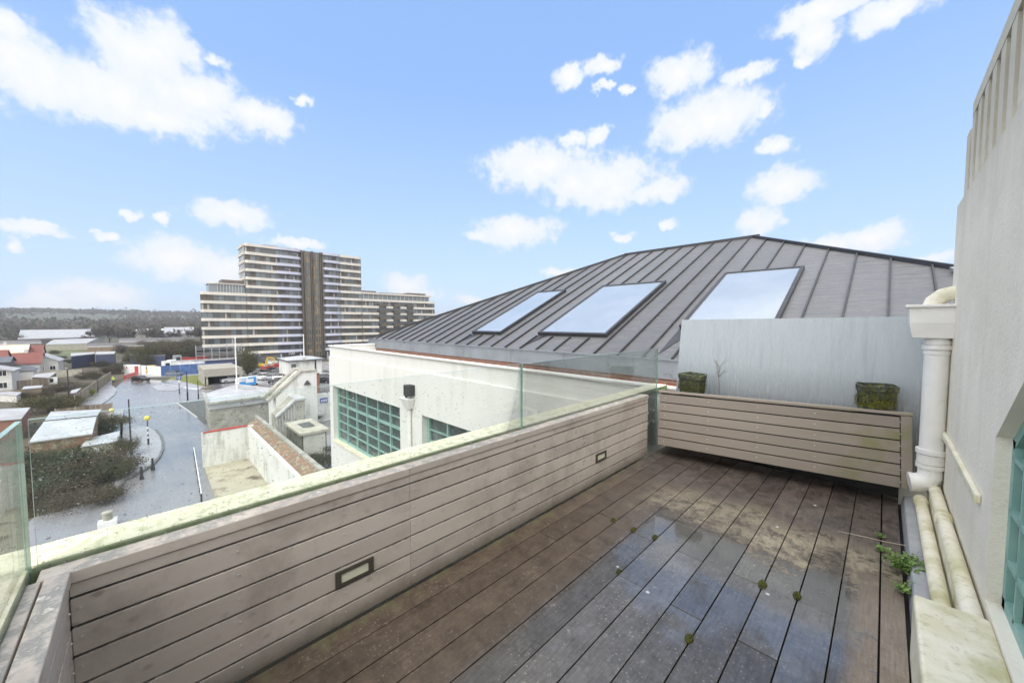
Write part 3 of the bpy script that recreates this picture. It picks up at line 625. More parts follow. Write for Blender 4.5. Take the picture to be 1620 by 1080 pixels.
    # weeds at the right edge
    def weed(px, py, n, h, lab, sd_, zz=0., mt='leaf'):
        p = P(px, py, zz); rr = random.Random(sd_); t = thing('weed', lab, 'weed', (p.x, p.y, zz), 0, 'weeds growing at the deck edge')
        c = MB(); lf = MB()
        for k in range(n):
            a = rr.uniform(0, 6.28); l = h*rr.uniform(.5,1); le = rr.uniform(.3,.9)
            e_ = Vector((math.cos(a)*l*le, math.sin(a)*l*le*1.1, l*rr.uniform(.35,.95)))
            c.tube([(0,0,0), e_*.55+Vector((0,0,l*.12)), e_], [.0012,.001,.0006], 4)
            for i in range(5):
                f = rr.uniform(.45,1.05); o = e_*f; d = Vector((rr.uniform(-1,1), rr.uniform(-1,1), rr.uniform(-.2,.6))).normalized()*rr.uniform(.009,.017); s2 = d.cross(Vector((rr.uniform(-1,1),rr.uniform(-1,1),1))).normalized()*d.length*.55
                lf.face([o, o+d*.5+s2, o+d*1.1, o+d*.5-s2])
        put('stems', c, m['leaf'], t, world=False); put('leaves', lf, m[mt], t, world=False)
    weed(1432, 905, 150, .135, 'bushy bright green weed beside the lead strip', 2)
    weed(1430, 938, 30, .07, 'sparse little weed just in front of the rendered step', 3)
    weed(1394, 872, 10, .04, 'tiny green sprout in the last gap between boards', 4)
    weed(1393, 850, 12, .03, 'flat leaf rosette in the last gap, farther than the sprout', 6)
    p = [P(1326, 840, .004), P(1370, 849, .006), P(1398, 856, .005), P(1436, 863, .01)]
    c = MB(); c.tube(p, .0018, 5); tag(put('straw', c, m['straw']), 'pale dry straw stalk lying across the boards by the right edge', 'straw')
terrace()
# ================================================================ own building, right
def own_building():
    m = M; X = .33
    t = thing('rendered_building', 'tall pale weathered rendered wall with fluted parapet at the right edge', 'building', (X, 4.13, 0))
    c = MB(); T = .55
    # wall in the Y-Z plane with a chamfered window opening: Y 1.2..2.42, z .27..1.5
    def slab(y0, y1, z0, z1): c.box(X, X+T, y0, y1, z0, z1)
    slab(2.42, 4.13, -1.2, 2.23); slab(-1.5, 2.42, -1.2, .27); slab(-1.5, .6, .27, 2.23); slab(.6, 2.42, 1.55, 2.23)
    for a, b_ in (((2.42,.95),(1.6,1.55)), ((.6,.95),(1.2,1.55))):
        poly = [(a[0], a[1]), (b_[0], 1.55), (a[0], 1.55)]
        n = len(poly); k = len(c.v)
        if a[0] < b_[0]: poly = poly[::-1]
        c.v += [(X, y, z) for y, z in poly] + [(X+T, y, z) for y, z in poly]
        c.f += [(k,k+1,k+2), (k+5,k+4,k+3)] + [(k+i, k+3+i, k+3+(i+1)%3, k+(i+1)%3) for i in range(3)]
        c.m += [0]*5; c.t += [.5]*5
    c.box(X+.003, X+T, 3.72, 3.86, 2.232, 2.62)
    c.box(X+.12, X+T, -1.5, 3.72, 2.232, 2.70)
    y = 3.62
    while y > -1.4:
        c.box(X, X+.12, y-.105, y, 2.232, 2.655); y -= .197
    c.box(X-.002, X+T+.01, -1.5, 3.62, 2.655, 2.735); c.box(X+.05, X+T, 3.86, 3.9, 2.232, 2.58)
    for i in range(14):   # sloped feet of the grooves
        yy = 3.62-.197*i
        c.hexa([(X+.001,yy-.197,2.231),(X+.12,yy-.197,2.231),(X+.12,yy-.105,2.231),(X+.001,yy-.105,2.231),(X+.10,yy-.197,2.26),(X+.12,yy-.197,2.30),(X+.12,yy-.105,2.30),(X+.10,yy-.105,2.26)])
    bb = put('wall', c, m['wall'], t)
    c = MB(); c.box(X-.022, X, 2.62, 4.1, .60, .645); put('string_course', c, m['cream'], t, bevel=.006)
    c = MB(); c.box(.125, .33, .7, 2.29, -.05, .26); put('step', c, m['cream'], t, bevel=.012)
    # window
    w = MB(); XW = .372
    def bar(a, b_, wd=.022, dp=.03): w.beam((XW+dp/2, a[0], a[1]), (XW+dp/2, b_[0], b_[1]), wd, dp, 0, up=(1,0,0))
    w.box(XW+.02, XW+.024, .6, 2.42, .27, 1.55, 1)
    bar((2.40,.27),(2.40,.95),.045); bar((2.41,.93),(1.6,1.53),.045); bar((.6,.292),(2.42,.292),.045)
    for z in (.47,.67,.88,1.08,1.28): bar((.62,z),(2.41-max(0,z-.95)*1.35,z),.02,.022)
    for y in (2.24,2.07,1.90,1.73,1.56,1.39,1.22,1.05,.88): bar((y,.3),(y,min(1.53,.95+(2.42-y)*.73)),.018,.018)
    f = put('window', w, [m['teal'], m['pane']], t)
    # rainwater goods
    t = thing('downpipe', 'fat white downpipe with hopper and outlet shoe at the end of the rendered wall', 'downpipe', (.26, 3.95, 0))
    c = MB(); c.tube([(.265,3.99,.36),(.265,3.99,1.30)], .062, 28)
    for z, r in ((1.27,.07),(1.235,.075),(1.20,.067)): c.tube([(.265,3.99,z-.015),(.265,3.99,z+.015)], r, 28)
    put('pipe', c, m['pvc'], t, sm=True)
    c = MB(); c.tube([(.265,3.99,.50),(.265,3.99,.47)], .078, 28); c.tube([(.265,3.99,.395),(.265,3.99,.365)], .074, 28)
    c.box(.22, .335, 3.96, 4.03, .405, .455); c.tube([(.265,3.99,.465),(.265,3.99,.40)], .071, 28); put('bracket', c, m['pvc'], t, sm=True)
    c = MB(); c.tube([(.265,3.99,.37),(.265,3.985,.31),(.245,3.98,.265),(.20,3.975,.245),(.165,3.97,.24)], [.063,.064,.066,.066,.068], 24); put('shoe', c, m['pvc'], t, sm=True)
    c = MB(); hx0, hx1, hy0, hy1 = .11, .375, 3.88, 4.08
    c.hexa([(hx0+.03,hy0+.02,1.30),(hx1-.01,hy0+.02,1.30),(hx1-.01,hy1,1.30),(hx0+.03,hy1,1.30),(hx0+.012,hy0,1.40),(hx1,hy0,1.40),(hx1,hy1,1.40),(hx0+.012,hy1,1.40)])
    c.hexa([(hx0+.012,hy0,1.40),(hx1,hy0,1.40),(hx1,hy1,1.40),(hx0+.012,hy1,1.40),(hx0+.006,hy0-.003,1.515),(hx1,hy0-.003,1.515),(hx1,hy1,1.515),(hx0+.006,hy1,1.515)])
    c.box(hx0-.012, hx1+.004, hy0-.02, hy1+.01, 1.515, 1.535)
    put('hopper', c, m['pvc'], t, bevel=.004)
    c = MB(); c.tube([(.385,3.99,1.60),(.33,3.99,1.615),(.28,3.99,1.60),(.24,3.99,1.56),(.225,3.99,1.50)], .05, 20); put('inlet_elbow', c, m['cream'], t, sm=True)
    t = thing('waste_pipe', 'cream lichened pipe lying low beside the lead strip, nearer the deck of the two', 'pipe', (.23, 2.29, 0), 0, 'pipes along the foot of the rendered wall')
    c = MB(); c.tube([(.225,2.28,.13),(.225,2.6,.13),(.225,3.3,.13),(.225,3.93,.13)], .032, 20); c.tube([(.225,3.88,.13),(.225,3.95,.13)], .037, 20); put('pipe', c, m['cream'], t, sm=True)
    t = thing('waste_pipe', 'upper cream pipe hugging the rendered wall, with a socket joint', 'pipe', (.29, 2.29, 0), 0, 'pipes along the foot of the rendered wall')
    c = MB(); c.tube([(.29,2.28,.225),(.29,4.12,.225)], .032, 20); c.tube([(.29,3.36,.225),(.29,3.44,.225)], .04, 20); put('pipe', c, m['cream'], t, sm=True)
    c = MB(); c.box(.265, .33, 2.29, 4.12, -.05, .195); put('plinth', c, m['cream'], t, bevel=.01)
    c = MB(); c.hexa([(.135,2.292,-.04),(.26,2.292,-.04),(.26,4.2,-.04),(.135,4.2,-.04),(.15,2.292,.055),(.26,2.292,.07),(.26,4.2,.07),(.15,4.2,.055)])
    tag(put('lead_flashing', c, m['lead'], bevel=.01), 'grey lead strip between the last deck board and the low pipes', 'flashing')
own_building()
# ================================================================ the white building and its zinc roof
def white_building():
    m = M; YF = 4.45
    t = thing('white_building', 'white rendered building with teal grid windows below the zinc roof', 'building', (-13.3, YF, G))
    c = MB(); w0, w1, w2, w3 = -13.0, -8.42, -7.40, -3.0; zt, zb = -.70, -2.55; D = .4
    def fr(x0, x1, z0, z1): c.box(x0, x1, YF, YF+D, z0, z1)
    fr(-13.3, 3.5, zt, .275); fr(-13.3, 3.5, G, zb)
    for a, b_ in ((-13.3,w0),(w1,w2),(w3,3.5)): fr(a, b_, zb, zt)
    c.box(-13.3, 3.5, YF+.035, YF+.09, .275, .60)
    c.box(-13.3, -13.03, YF+.09, 19.2, G, .60); c.box(-13.03, 3.5, YF+.09, 6.0, .0, .2); c.box(-12.9, 3.5, YF+D, 5.2, G, -3)
    put('wall', c, m['render'], t)
    c = MB(); c.box(-13.33, 3.5, YF-.012, YF+.105, .60, .64); c.box(-13.33, -13.0, YF+.165, 19.2, .60, .645)
    put('coping', c, m['render'], t, bevel=.012)
    for (a, b_, lab) in ((w0,w1,'large teal-framed window at the far corner'),(w2,w3,'teal-framed window nearer, half hidden by the parapet')):
        w = MB(); y = YF+.14
        w.box(a, b_, y+.05, y+.06, zb, zt, 1)
        n = 5; 
        w.box(a, a+.10, y-.01, y+.05, zb, zt); w.box(b_-.07, b_, y-.01, y+.05, zb, zt); w.box(a+.10, b_-.07, y-.01, y+.05, zt-.06, zt); w.box(a+.10, b_-.07, y-.01, y+.05, zb, zb+.08)
        for k in range(1, 6):
            x = a+.1+(b_-a-.17)*k/6; w.box(x-.025, x+.025, y, y+.05, zb+.08, zt-.06)
        for k in range(1, 6):
            z = zb+.08+(zt-zb-.14)*k/6; hh = .035 if k == 4 else .014; w.box(a+.1, b_-.07, y+.004, y+.048, z-hh, z+hh)
        f = put('window', w, [m['teal_old'], m['pane']], t); f['label'] = lab
        w = MB(); w.box(a-.02, b_+.02, YF-.03, YF+.13, zb-.05, zb+.012); s = put('sill', w, m['cream'], None); s.parent = f; s.location = tuple(-(t.location+f.location))
    d = thing('downpipe', 'white downpipe with small hopper between the two teal windows', 'downpipe', (-7.87, YF-.06, G))
    c = MB(); c.tube([(-7.87,YF-.05,-.55),(-7.87,YF-.05,G)], .045, 12); put('pipe', c, m['pvc'], d, sm=True)
    c = MB(); c.hexa([(-7.97,YF-.12,-.62),(-7.77,YF-.12,-.62),(-7.77,YF,-.62),(-7.97,YF,-.62),(-8.08,YF-.2,-.36),(-7.68,YF-.2,-.36),(-7.68,YF,-.36),(-8.08,YF,-.36)])
    put('hopper', c, m['pvc'], d, bevel=.01)
    c = MB(); c.box(-7.93, -7.68, YF-.16, YF-.001, -.30, -.05); c.tube([(-7.8,YF-.08,-.25),(-7.92,YF-.1,-.33)], .04, 8); put('outlet', c, m['dark'], d)
white_building()
def zinc_roof():
    m = M; YE, ZE, SL = 6.0, .81, .458; XL, XR = -13.52, 3.9; D = 6.7
    def z(y): return ZE + (y-YE)*SL
    t = thing('zinc_roof', 'hipped grey standing-seam metal roof with three rooflights, behind the white building', 'roof', (XL, YE, 0))
    c = MB(); RX0, RX1 = XL+D, XR-D; YR = YE+D; ZR = z(YR); YB = YE+2*D; rr = random.Random(2)
    n = int(round((XR-XL)/.49)); xs = [XL+(XR-XL)*k/n for k in range(n+1)]
    def top(x): return YE + min(D, x-XL, XR-x)
    for a, b_ in zip(xs, xs[1:]):
        ya, yb = top(a), top(b_); tn = rr.random()
        # each tray subdivided so the metal can sit slightly uneven
        pts = [(a, YE, ZE), (b_, YE, ZE), (b_, yb, z(yb))]
        if (a < RX0 < b_) : pts += [(RX0, YR, ZR)]
        if (a < RX1 < b_) : pts = [(a, YE, ZE), (b_, YE, ZE), (b_, yb, z(yb)), (RX1, YR, ZR)]
        pts += [(a, ya, z(ya))]
        pts = [p for i, p in enumerate(pts) if i == 0 or (Vector(p)-Vector(pts[i-1])).length > .01]
        if (Vector(pts[0])-Vector(pts[-1])).length < .01: pts = pts[:-1]
        c.face(pts, 0, tn)
    c.face([(XL,YB,ZE),(XL,YE,ZE),(RX0,YR,ZR)], 0, .5); c.face([(XR,YE,ZE),(XR,YB,ZE),(RX1,YR,ZR)], 0, .5)
    c.face([(XR,YB,ZE),(XL,YB,ZE),(RX0,YR,ZR),(RX1,YR,ZR)], 0, .5)
    rl = [(-8.15,-7.10,6.66,9.34), (-5.73,-4.02,6.7,9.42), (-2.62,-1.27,7.1,9.64)]
    for x in xs[1:-1]:
        segs = [(YE-.01, top(x)-.03)]
        for a, b_, y0, y1 in rl:
            if a-.12 < x < b_+.12:
                segs = [(segs[0][0], y0-.12), (y1+.12, segs[0][1])]
        for y0, y1 in segs:
            if y1-y0 > .05: c.beam((x, y0, z(y0)+.015), (x, y1, z(y1)+.015), .022, .055, 1)
    k = YE+.49
    while k < YB:
        dd = min(k-YE, YB-k)
        if dd > .1: c.beam((XL, k, ZE+.015), (XL+dd, k, ZE+dd*SL+.015), .022, .055, 1, up=(0,1,0)); c.beam((XR, k, ZE+.015), (XR-dd, k, ZE+dd*SL+.015), .022, .055, 1, up=(0,1,0))
        k += .49
    put('roof_slope', c, [m['zinc'], m['seam']], t)
    c = MB()
    for a, b_ in (((XL,YE,ZE),(RX0,YR,ZR)), ((XR,YE,ZE),(RX1,YR,ZR)), ((RX0-.05,YR,ZR),(RX1+.15,YR,ZR)), ((XL,YB,ZE),(RX0,YR,ZR)), ((XR,YB,ZE),(RX1,YR,ZR))):
        a = Vector(a)+Vector((0,0,.02)); b_ = Vector(b_)+Vector((0,0,.02)); c.beam(a, b_, .09, .09)
    put('ridge_cap', c, m['seam'], t)
    c = MB(); x = XL
    while x < XR:
        x1 = min(XR, x+1.5); c.box(x+.004, x1-.004, YE-.05, YE, .50, .80, 0, rr.random()); x = x1
    c.box(XL-.05, XL, YE-.05, YB, .50, .80); c.box(XR, XR+.05, YE-.05, YB, .50, .80)
    c.box(XL-.08, XR+.08, YE-.08, YE, .80, .822)
    put('fascia', c, m['fascia'], t)
    c = MB(); c.box(XL+.02, XR-.02, YE, YE+.3, -.2, .50); c.box(XL+.02, XL+.3, YE+.3, YB, -.2, .5); put('brick_wall', c, m['brick'], t)
    labs = ['narrow farthest rooflight', 'wide middle rooflight', 'nearest rooflight, above the frosted screen']
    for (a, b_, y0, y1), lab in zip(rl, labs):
        def lift(x, y, h): return (x, y - h*.4, z(y)+h*.92)
        f = MB()
        def bb(x0, x1, ya, yb, h0, h1): f.hexa([lift(x0,ya,h0), lift(x1,ya,h0), lift(x1,yb,h0), lift(x0,yb,h0), lift(x0,ya,h1), lift(x1,ya,h1), lift(x1,yb,h1), lift(x0,yb,h1)])
        bb(a-.06,a,y0-.06,y1+.06,-.02,.08); bb(b_,b_+.06,y0-.06,y1+.06,-.02,.08); bb(a,b_,y0-.06,y0,-.02,.078); bb(a,b_,y1,y1+.06,-.02,.078)
        fo = put('rooflight', f, m['seam'], t); fo['label'] = lab
        f = MB(); f.face([lift(a-.06,y0+.3,.012), lift(a-.06,YE+.12,.012), lift(a+.22,y0-.07,.012)]); put('shade_wedge', f, m['seam'], t)  # flat dark triangle laid on the slope as a painted shadow wedge
        f = MB(); bb(a,b_,y0,y1,.0,.06); g_ = put('pane', f, m['sky_glass'], None); g_.parent = fo; g_.location = tuple(-(t.location+fo.location))
    c = MB(); c.beam((.72, 9.02, z(9.0)+.08), (.98, 8.35, z(8.3)+.08), .09, .03); put('flashing', c, m['steel'], t)
zinc_roof()
# ================================================================ ground, roads, hills
def fill(pts, z, mi=0, mb=None):
    mb = mb or MB(); mb.face([(p[0], p[1], z) for p in pts], mi); return mb
def ccw(p):
    a = sum(p[i][0]*p[(i+1)%len(p)][1]-p[(i+1)%len(p)][0]*p[i][1] for i in range(len(p))); return p if a > 0 else p[::-1]
def PL(px, z=G): return ccw([(P(x, y, z).x, P(x, y, z).y) for x, y in px])
def setting():
    m = M
    b = MB(); b.face([(-4200,-4200,G),(2600,-4200,G),(2600,4200,G),(-4200,4200,G)]); struct('ground', b, m['ground'])
    road = PL([(40,830),(60,812),(170,775),(180,700),(170,655),(150,648),(160,640),(184,622),(184,612),(200,598),(262,602),(300,614),(345,617),(520,622),(600,640),(640,800),(330,1040),(60,1040)])
    struct('road', fill(road, G+.004), m['asphalt'])
    struct('car_park', fill(PL([(345,617),(330,609),(372,604),(378,590),(520,584),(560,600),(520,622)]), G+.008), m['asphalt'])
    site = PL([(196,596),(200,580),(330,572),(560,572),(560,596),(378,596),(255,596)]); struct('site_yard', fill(site, G+.006), m['pave'])
    # pavements with kerbs
    def pave(name, px, kerb=.12):
        p = PL(px); b = MB(); b.prism(p, G-.1, G+kerb, 0, .5, 1); struct(name, b, [m['pave'], m['kerb']])
    pave('pavement', [(186,775),(196,761),(222,747),(241.7,734),(252,722),(257,711),(257,700),(253,690),(246,682),(232,676),(190,668),(184,660),(178,650),(196,648),(190,700),(192,730),(180,770)])
    pave('pavement', [(129,643),(160,640),(170,634),(182,624),(185,616),(176,609),(179,602),(172,602),(120,645)])
    pave('pavement', [(262,604),(300,613),(330,613),(300,606),(270,600)], .05)
    pave('traffic_island', [(240,611),(262,607),(292,612),(278,618),(250,618)], .05)
    # dark kerb line round the pavement nose
    k = MB(); pts = [P(x, y) for x, y in ((188,772),(196,762),(222,748.5),(242,735.5),(252.5,723),(257.6,711),(257.6,700),(253.5,689.5),(246.5,681))]
    for a, c in zip(pts, pts[1:]): k.beam((a.x,a.y,G+.08), (c.x,c.y,G+.08), .22, .18)
    struct('kerb', k, m['kerb'])
    struct('grass_verge', fill(PL([(257,604),(272,597),(300,594),(323,592),(327,606),(320,612),(298,610),(276,606)]), G+.02), m['grass'])
    struct('path', fill(PL([(255,606),(276,608),(302,613),(320,613),(312,617),(290,614),(262,611)]), G+.015), m['wkerb'])
    struct('gravel_bed', fill(PL([(282,637),(322,632),(340,650),(325,672),(312,661)]), G+.03), m['gravel'])
    k = MB(); pts = [P(x, y) for x, y in ((280,638),(296,649),(312,661))]
    for a, c in zip(pts, pts[1:]): k.beam((a.x,a.y,G+.06), (c.x,c.y,G+.06), .2, .14)
    struct('bed_edging', k, m['wkerb'])
    struct('field', fill(PL([(40,566),(50,556),(110,550),(200,547.5),(330,546),(330,560),(200,562)]), G+.03), m['field'])
    struct('yard_ground', fill(PL([(62,604),(125,592),(150,585),(172,586),(165,600),(120,640),(60,640),(40,622)]), G+.02), m['ground'])
    # hills
    b = MB(); rings = [420,520,650,800,950,1100,1300,1500,1800,2200,3000]; na = 120
    hh = [0,2,6,12,20,28,35,40,42,42,40]
    for i, (r, h) in enumerate(zip(rings, hh)):
        for k in range(na+1):
            a = R(-10+125*k/na); x = -math.sin(a)*r; y = math.cos(a)*r
            n = noise.noise(Vector((x*.0016, y*.0016, 2)))
            fade = 1.0 - .42*max(0, min(1, (R(95)-a)/R(60)))      # the ridge falls towards the tower
            z = G-.5 + h*fade*(1+.28*n) + (3*noise.noise(Vector((x*.01, y*.01, 5))) if i > 1 else 0)
            b.v.append((x, y, z))
    for i in range(len(rings)-1):
        for k in range(na):
            q = i*(na+1)+k; b.f.append((q, q+1, q+na+2, q+na+1)); b.m.append(0); b.t.append(.5)
    b.f = [f[::-1] for f in b.f]
    hill = struct('hill', b, m['hill'], sm=True)
    # woods on the hill, one mass
    rr = random.Random(8); b = MB()
    def ring_h(a, r):
        for i in range(len(rings)-1):
            if rings[i] <= r <= rings[i+1]:
                t = (r-rings[i])/(rings[i+1]-rings[i]); k = (a-R(-10))/R(125)*na; k0 = int(k); q = i*(na+1)+k0
                return b0[q][2]*(1-t)+b0[q+na+1][2]*t
        return G
    b0 = hill.data.vertices; b0 = [tuple(v.co) for v in b0]
    for n in range(8500):
        r = rr.choice([rr.uniform(460, 640), rr.uniform(480, 900), rr.uniform(700, 1500), rr.uniform(1250, 1500)]); a = R(rr.uniform(40, 105)); x = -math.sin(a)*r; y = math.cos(a)*r
        if noise.noise(Vector((x*.006, y*.006, 9))) < -.25 and r < 1200: continue
        z = ring_h(a, r) if r > 420 else G; h = rr.uniform(6, 12)*(1.1 if r > 1200 else 1); w = h*rr.uniform(.5,.9); mi = rr.choice([0,0,0,3,3,1,2])
        if rr.random() < .012: h *= 1.6
        for q in range(13):
            c = Vector((x+rr.uniform(-w,w)*.5, y+rr.uniform(-w,w)*.5, z+h*rr.uniform(.2,.95))); s = w*rr.uniform(.12,.28)
            d1 = Vector((rr.uniform(-1,1), rr.uniform(-1,1), rr.uniform(-.3,.3))).normalized()*s; d2 = Vector((rr.uniform(-.4,.4), rr.uniform(-.4,.4), 1))*s
            b.face([c-d1-d2*.5, c+d1*.9-d2*.4, c+d1*.5+d2*.7, c-d1*.6+d2], mi)
    tag(put('woodland', b, [m['twigs'], m['bush'], m['bushd'], m['bushb']]), 'distant bare woodland covering the low hills on the skyline', 'woodland', kind='stuff')
setting()
# ================================================================ vegetation
def leafmass(mb, c, rx, ry, rz, n, s, rr, mi=0, clumps=14, low=0):
    cl = []
    for _ in range(clumps):
        a = rr.uniform(0, 6.28); u = rr.uniform(-.9, 1); q = rr.uniform(.35, .9); e = math.sqrt(max(0, 1-u*u))
        cl.append((Vector((math.cos(a)*e*q*rx, math.sin(a)*e*q*ry, u*q*rz)), rr.uniform(.28, .5), rr.random()))
    for _ in range(n):
        o, q, tn = rr.choice(cl); d = Vector((rr.gauss(0,.45), rr.gauss(0,.45), rr.gauss(0,.45)))
        p = Vector(c)+o+Vector((d.x*q*rx*1.3, d.y*q*ry*1.3, d.z*q*rz*1.3))
        if p.z < low: p.z = low + rr.uniform(0, s)
        u = Vector((rr.uniform(-1,1), rr.uniform(-1,1), rr.uniform(-1,1))).normalized()*s*rr.uniform(.6,1.3); w = u.cross(Vector((rr.uniform(-1,1), rr.uniform(-1,1), rr.uniform(-1,1)))).normalized()*s*.5
        mb.face([p-u*.5-w*.5, p+u*.5-w*.3, p+u*.6+w*.5, p-u*.3+w*.6], mi, tn)
def bare(h, seed, spread=1.0, dense=1):
    rr = random.Random(seed); tr = MB(); cr = MB()
    def grow(p, d, l, r, lv):
        n = 3; pts = [p]; q = p
        for i in range(n):
            d = (d+Vector((rr.uniform(-.16,.16), rr.uniform(-.16,.16), rr.uniform(-.02,.14)))).normalized(); q = q+d*l/n; pts.append(q)
        rs = [max(.05, r*(1-.5*i/n)) for i in range(n+1)]
        (tr if lv < 2 else cr).tube(pts, rs, 6 if lv == 0 else (4 if lv < 3 else 3), cap=False)
        if lv >= 4:
            for i in range(4*dense):
                e = (d+Vector((rr.uniform(-1,1), rr.uniform(-1,1), rr.uniform(-.5,.9)))).normalized(); o = pts[rr.randint(1,3)]; w = e.cross(Vector((0,0,1))).normalized()*.085
                cr.face([o-w, o+w, o+e*l*.8])
            return
        for i in range(4 if lv < 3 else 3):
            a = rr.uniform(0, 6.28); t = (.35+.65*(i+1)/4) if lv else (.55+.45*(i+1)/4)
            k = min(n, max(1, int(t*n+.5))); o = pts[k]
            e = (d*.75+Vector((math.cos(a), math.sin(a), .25))*spread*.75).normalized(); grow(o, e, l*rr.uniform(.6,.8), rs[k]*.62, lv+1)
    grow(Vector((0,0,0)), Vector((0,0,1)), h*.33, h*.026, 0)
    return tr, cr
def vegetation():
    m = M
    base = {}
    def mk_bare(key, h, seed, spread, dense=1, mt='twigs'):
        t = thing('bare_tree', 'x', 'tree', (0,0,G), 0); tr, cr = bare(h, seed, spread, dense)
        put('trunk', tr, m['bark'], t, world=False); put('crown', cr, m[mt], t, world=False); base[key] = [t, False]
    def mk_bush(key, name, r, h, n, s, seed, mt, stem=False):
        t = thing(name, 'x', 'tree' if stem else 'shrub', (0,0,G), 0); c = MB(); rr = random.Random(seed)
        leafmass(c, (0,0,h*.55 if stem else h*.45), r, r, h*.45, n, s, rr, low=(h*.1 if stem else .05))
        put('crown' if stem else 'foliage', c, m[mt], t, world=False)
        c = MB()
        for k in range(5):
            a = rr.uniform(0, 6.28); c.tube([(0,0,0), (math.cos(a)*r*.2, math.sin(a)*r*.2, h*.35), (math.cos(a)*r*.45, math.sin(a)*r*.45, h*.7)], [.12*h/6,.07*h/6,.02], 5)
        put('trunk' if stem else 'stems', c, m['bark'], t, world=False); base[key] = [t, False]
    mk_bare('a', 10, 3, 1.0, 2); mk_bare('b', 10, 11, 1.25, 2); mk_bare('c', 10, 21, .8, 2)
    mk_bush('olive', 'scrub_tree', 4.2, 8, 9000, .26, 5, 'bush', True); mk_bush('dark', 'evergreen_tree', 3.8, 8, 9000, .26, 6, 'bushd', True)
    mk_bush('brown', 'scrub_tree', 4.0, 7, 8000, .25, 7, 'bushb', True)
    mk_bush('shrub', 'shrub', 2.4, 2.6, 9500, .09, 9, 'bush'); mk_bush('shrubd', 'shrub', 2.2, 2.0, 9000, .09, 10, 'bushd'); mk_bush('gold', 'shrub', .9, 1.6, 1800, .10, 12, 'bushy'); mk_bush('shrubb', 'shrub', 2.0, 1.8, 8000, .085, 13, 'bushb')
    H = {'a':10,'b':10,'c':10,'olive':8,'dark':8,'brown':7,'shrub':2.6,'shrubd':2.0,'gold':1.6,'shrubb':1.8}
    gr = 'trees between the car park and the hills'
    L_ = [  # key, px, py, height px, label, width factor
     ('a',157,546,32,'bare tree left of a pair, behind the pale warehouse end',1.1),('c',173,546,33,'bare tree right of a pair, behind the pale warehouse end',1.1),
     ('b',192,545,26,'low bare tree just right of the warehouse pair',1.2),('a',226,548,36,'tallest bare tree of the middle distance, between warehouses',1.3),
     ('b',244,546,28,'bare tree just left of the slim mast',1.2),('c',279,545,26,'bare tree right of the slim mast',1.2),('a',300,545,28,'bare tree beside the far white roofs',1.2),('b',314,548,36,'bare tree touching the left corner of the striped tower',1.0),
     ('brown',20,548,18,'brown scrubby tree at the left end of the long pale warehouse',1.3),('b',12,545,22,'bare tree at the left edge before the warehouse',1.2),('brown',46,545,10,'low brown tree in front of the warehouse wall',1.5),
     ('a',136,549,22,'bare tree at the near end of the small pale warehouse',1.2),('c',208,547,30,'slender bare tree between the low brick depots',1.1),('b',262,548,30,'spreading bare tree directly behind the slim mast',1.2),('a',66,545,14,'small bare tree in front of the long warehouse roof',1.3),
     ('brown',158,551,8,'low brown thicket beyond the field, left part',2.4),('brown',182,551,9,'low brown thicket beyond the field, centre part',2.4),('olive',210,552,12,'olive thicket at the right end of the field',2.0),('brown',240,556,18,'brown scrub tree above the white hoarding, farther row',1.6),
     ('olive',262,556,20,'olive scrub tree in the farther row below the mast',1.6),('brown',284,556,20,'brown scrub tree in the farther row right of the mast',1.6),('olive',308,556,22,'olive scrub tree in the farther row next to the tower',1.3),('dark',222,560,9,'dark low bush in front of the slate-blue shed',2.0),
     ('brown',112,592,9,'low brown bush between the houses and the garden wall',1.8),('brown',160,580,10,'brown bush just in front of the navy shed',1.8),('brown',4,548,14,'brown scrub tree at the extreme left behind the cream roof',1.4),('olive',88,560,7,'olive bush right of the far red roof',2.0),
     ('dark',116,527,13,'dark round tree behind the long pale warehouse',1.3),('brown',32,520,14,'brown round tree far behind the warehouse, leftmost',2.2),('brown',82,520,15,'brown wide tree far behind the warehouse centre',2.0),
     ('dark',296,523,11,'dark round tree on the far white roofs',1.3),
     ('olive',214,577,24,'olive scrub tree behind the white hoarding, leftmost',1.3),('olive',232,580,36,'tall olive scrub tree behind the white hoarding',1.2),('brown',250,578,34,'brown scrub tree behind the yellow truck',1.3),
     ('olive',268,575,32,'olive scrub tree behind the blue hoarding',1.3),('dark',288,572,24,'dark evergreen behind the red container',1.4),('brown',302,570,30,'brown scrub tree left of the scaffold',1.2),
     ('dark',190,590,17,'dark green tree beyond the end of the board fence',1.4),('brown',176,592,16,'brown tree beside the end of the board fence',1.3),
     ('dark',96,572,10,'dark tree left of the navy shed',1.6),('dark',110,575,7,'low dark tree at the corner of the navy shed',1.8),
     ('olive',392,595,46,'dense olive tree in front of the striped tower, behind the blue van',.72),
     ('brown',200,560,16,'brown tree at the far edge of the green field',1.6),('brown',130,549,7,'low brown hedge tree on the near side of the small warehouse',2.2),
     ('olive',150,600,15,'olive tree in the garden behind the board fence',1.2),('brown',130,600,11,'brown tree in the garden left of the fence',1.5),
    ]
    rr = random.Random(5)
    for key, px, py, hp, lab, wf in L_:
        p = P(px, py); d = (p-CP).dot(FW); s = hp*d/FPX/H[key]
        t, used = base[key]
        o = t if not used else dup(t); base[key][1] = True
        o.location = (p.x, p.y, G); o.rotation_euler = (0,0,rr.uniform(0,6)); o.scale = (s*wf, s*wf, s); o['label'] = lab; o['group'] = gr
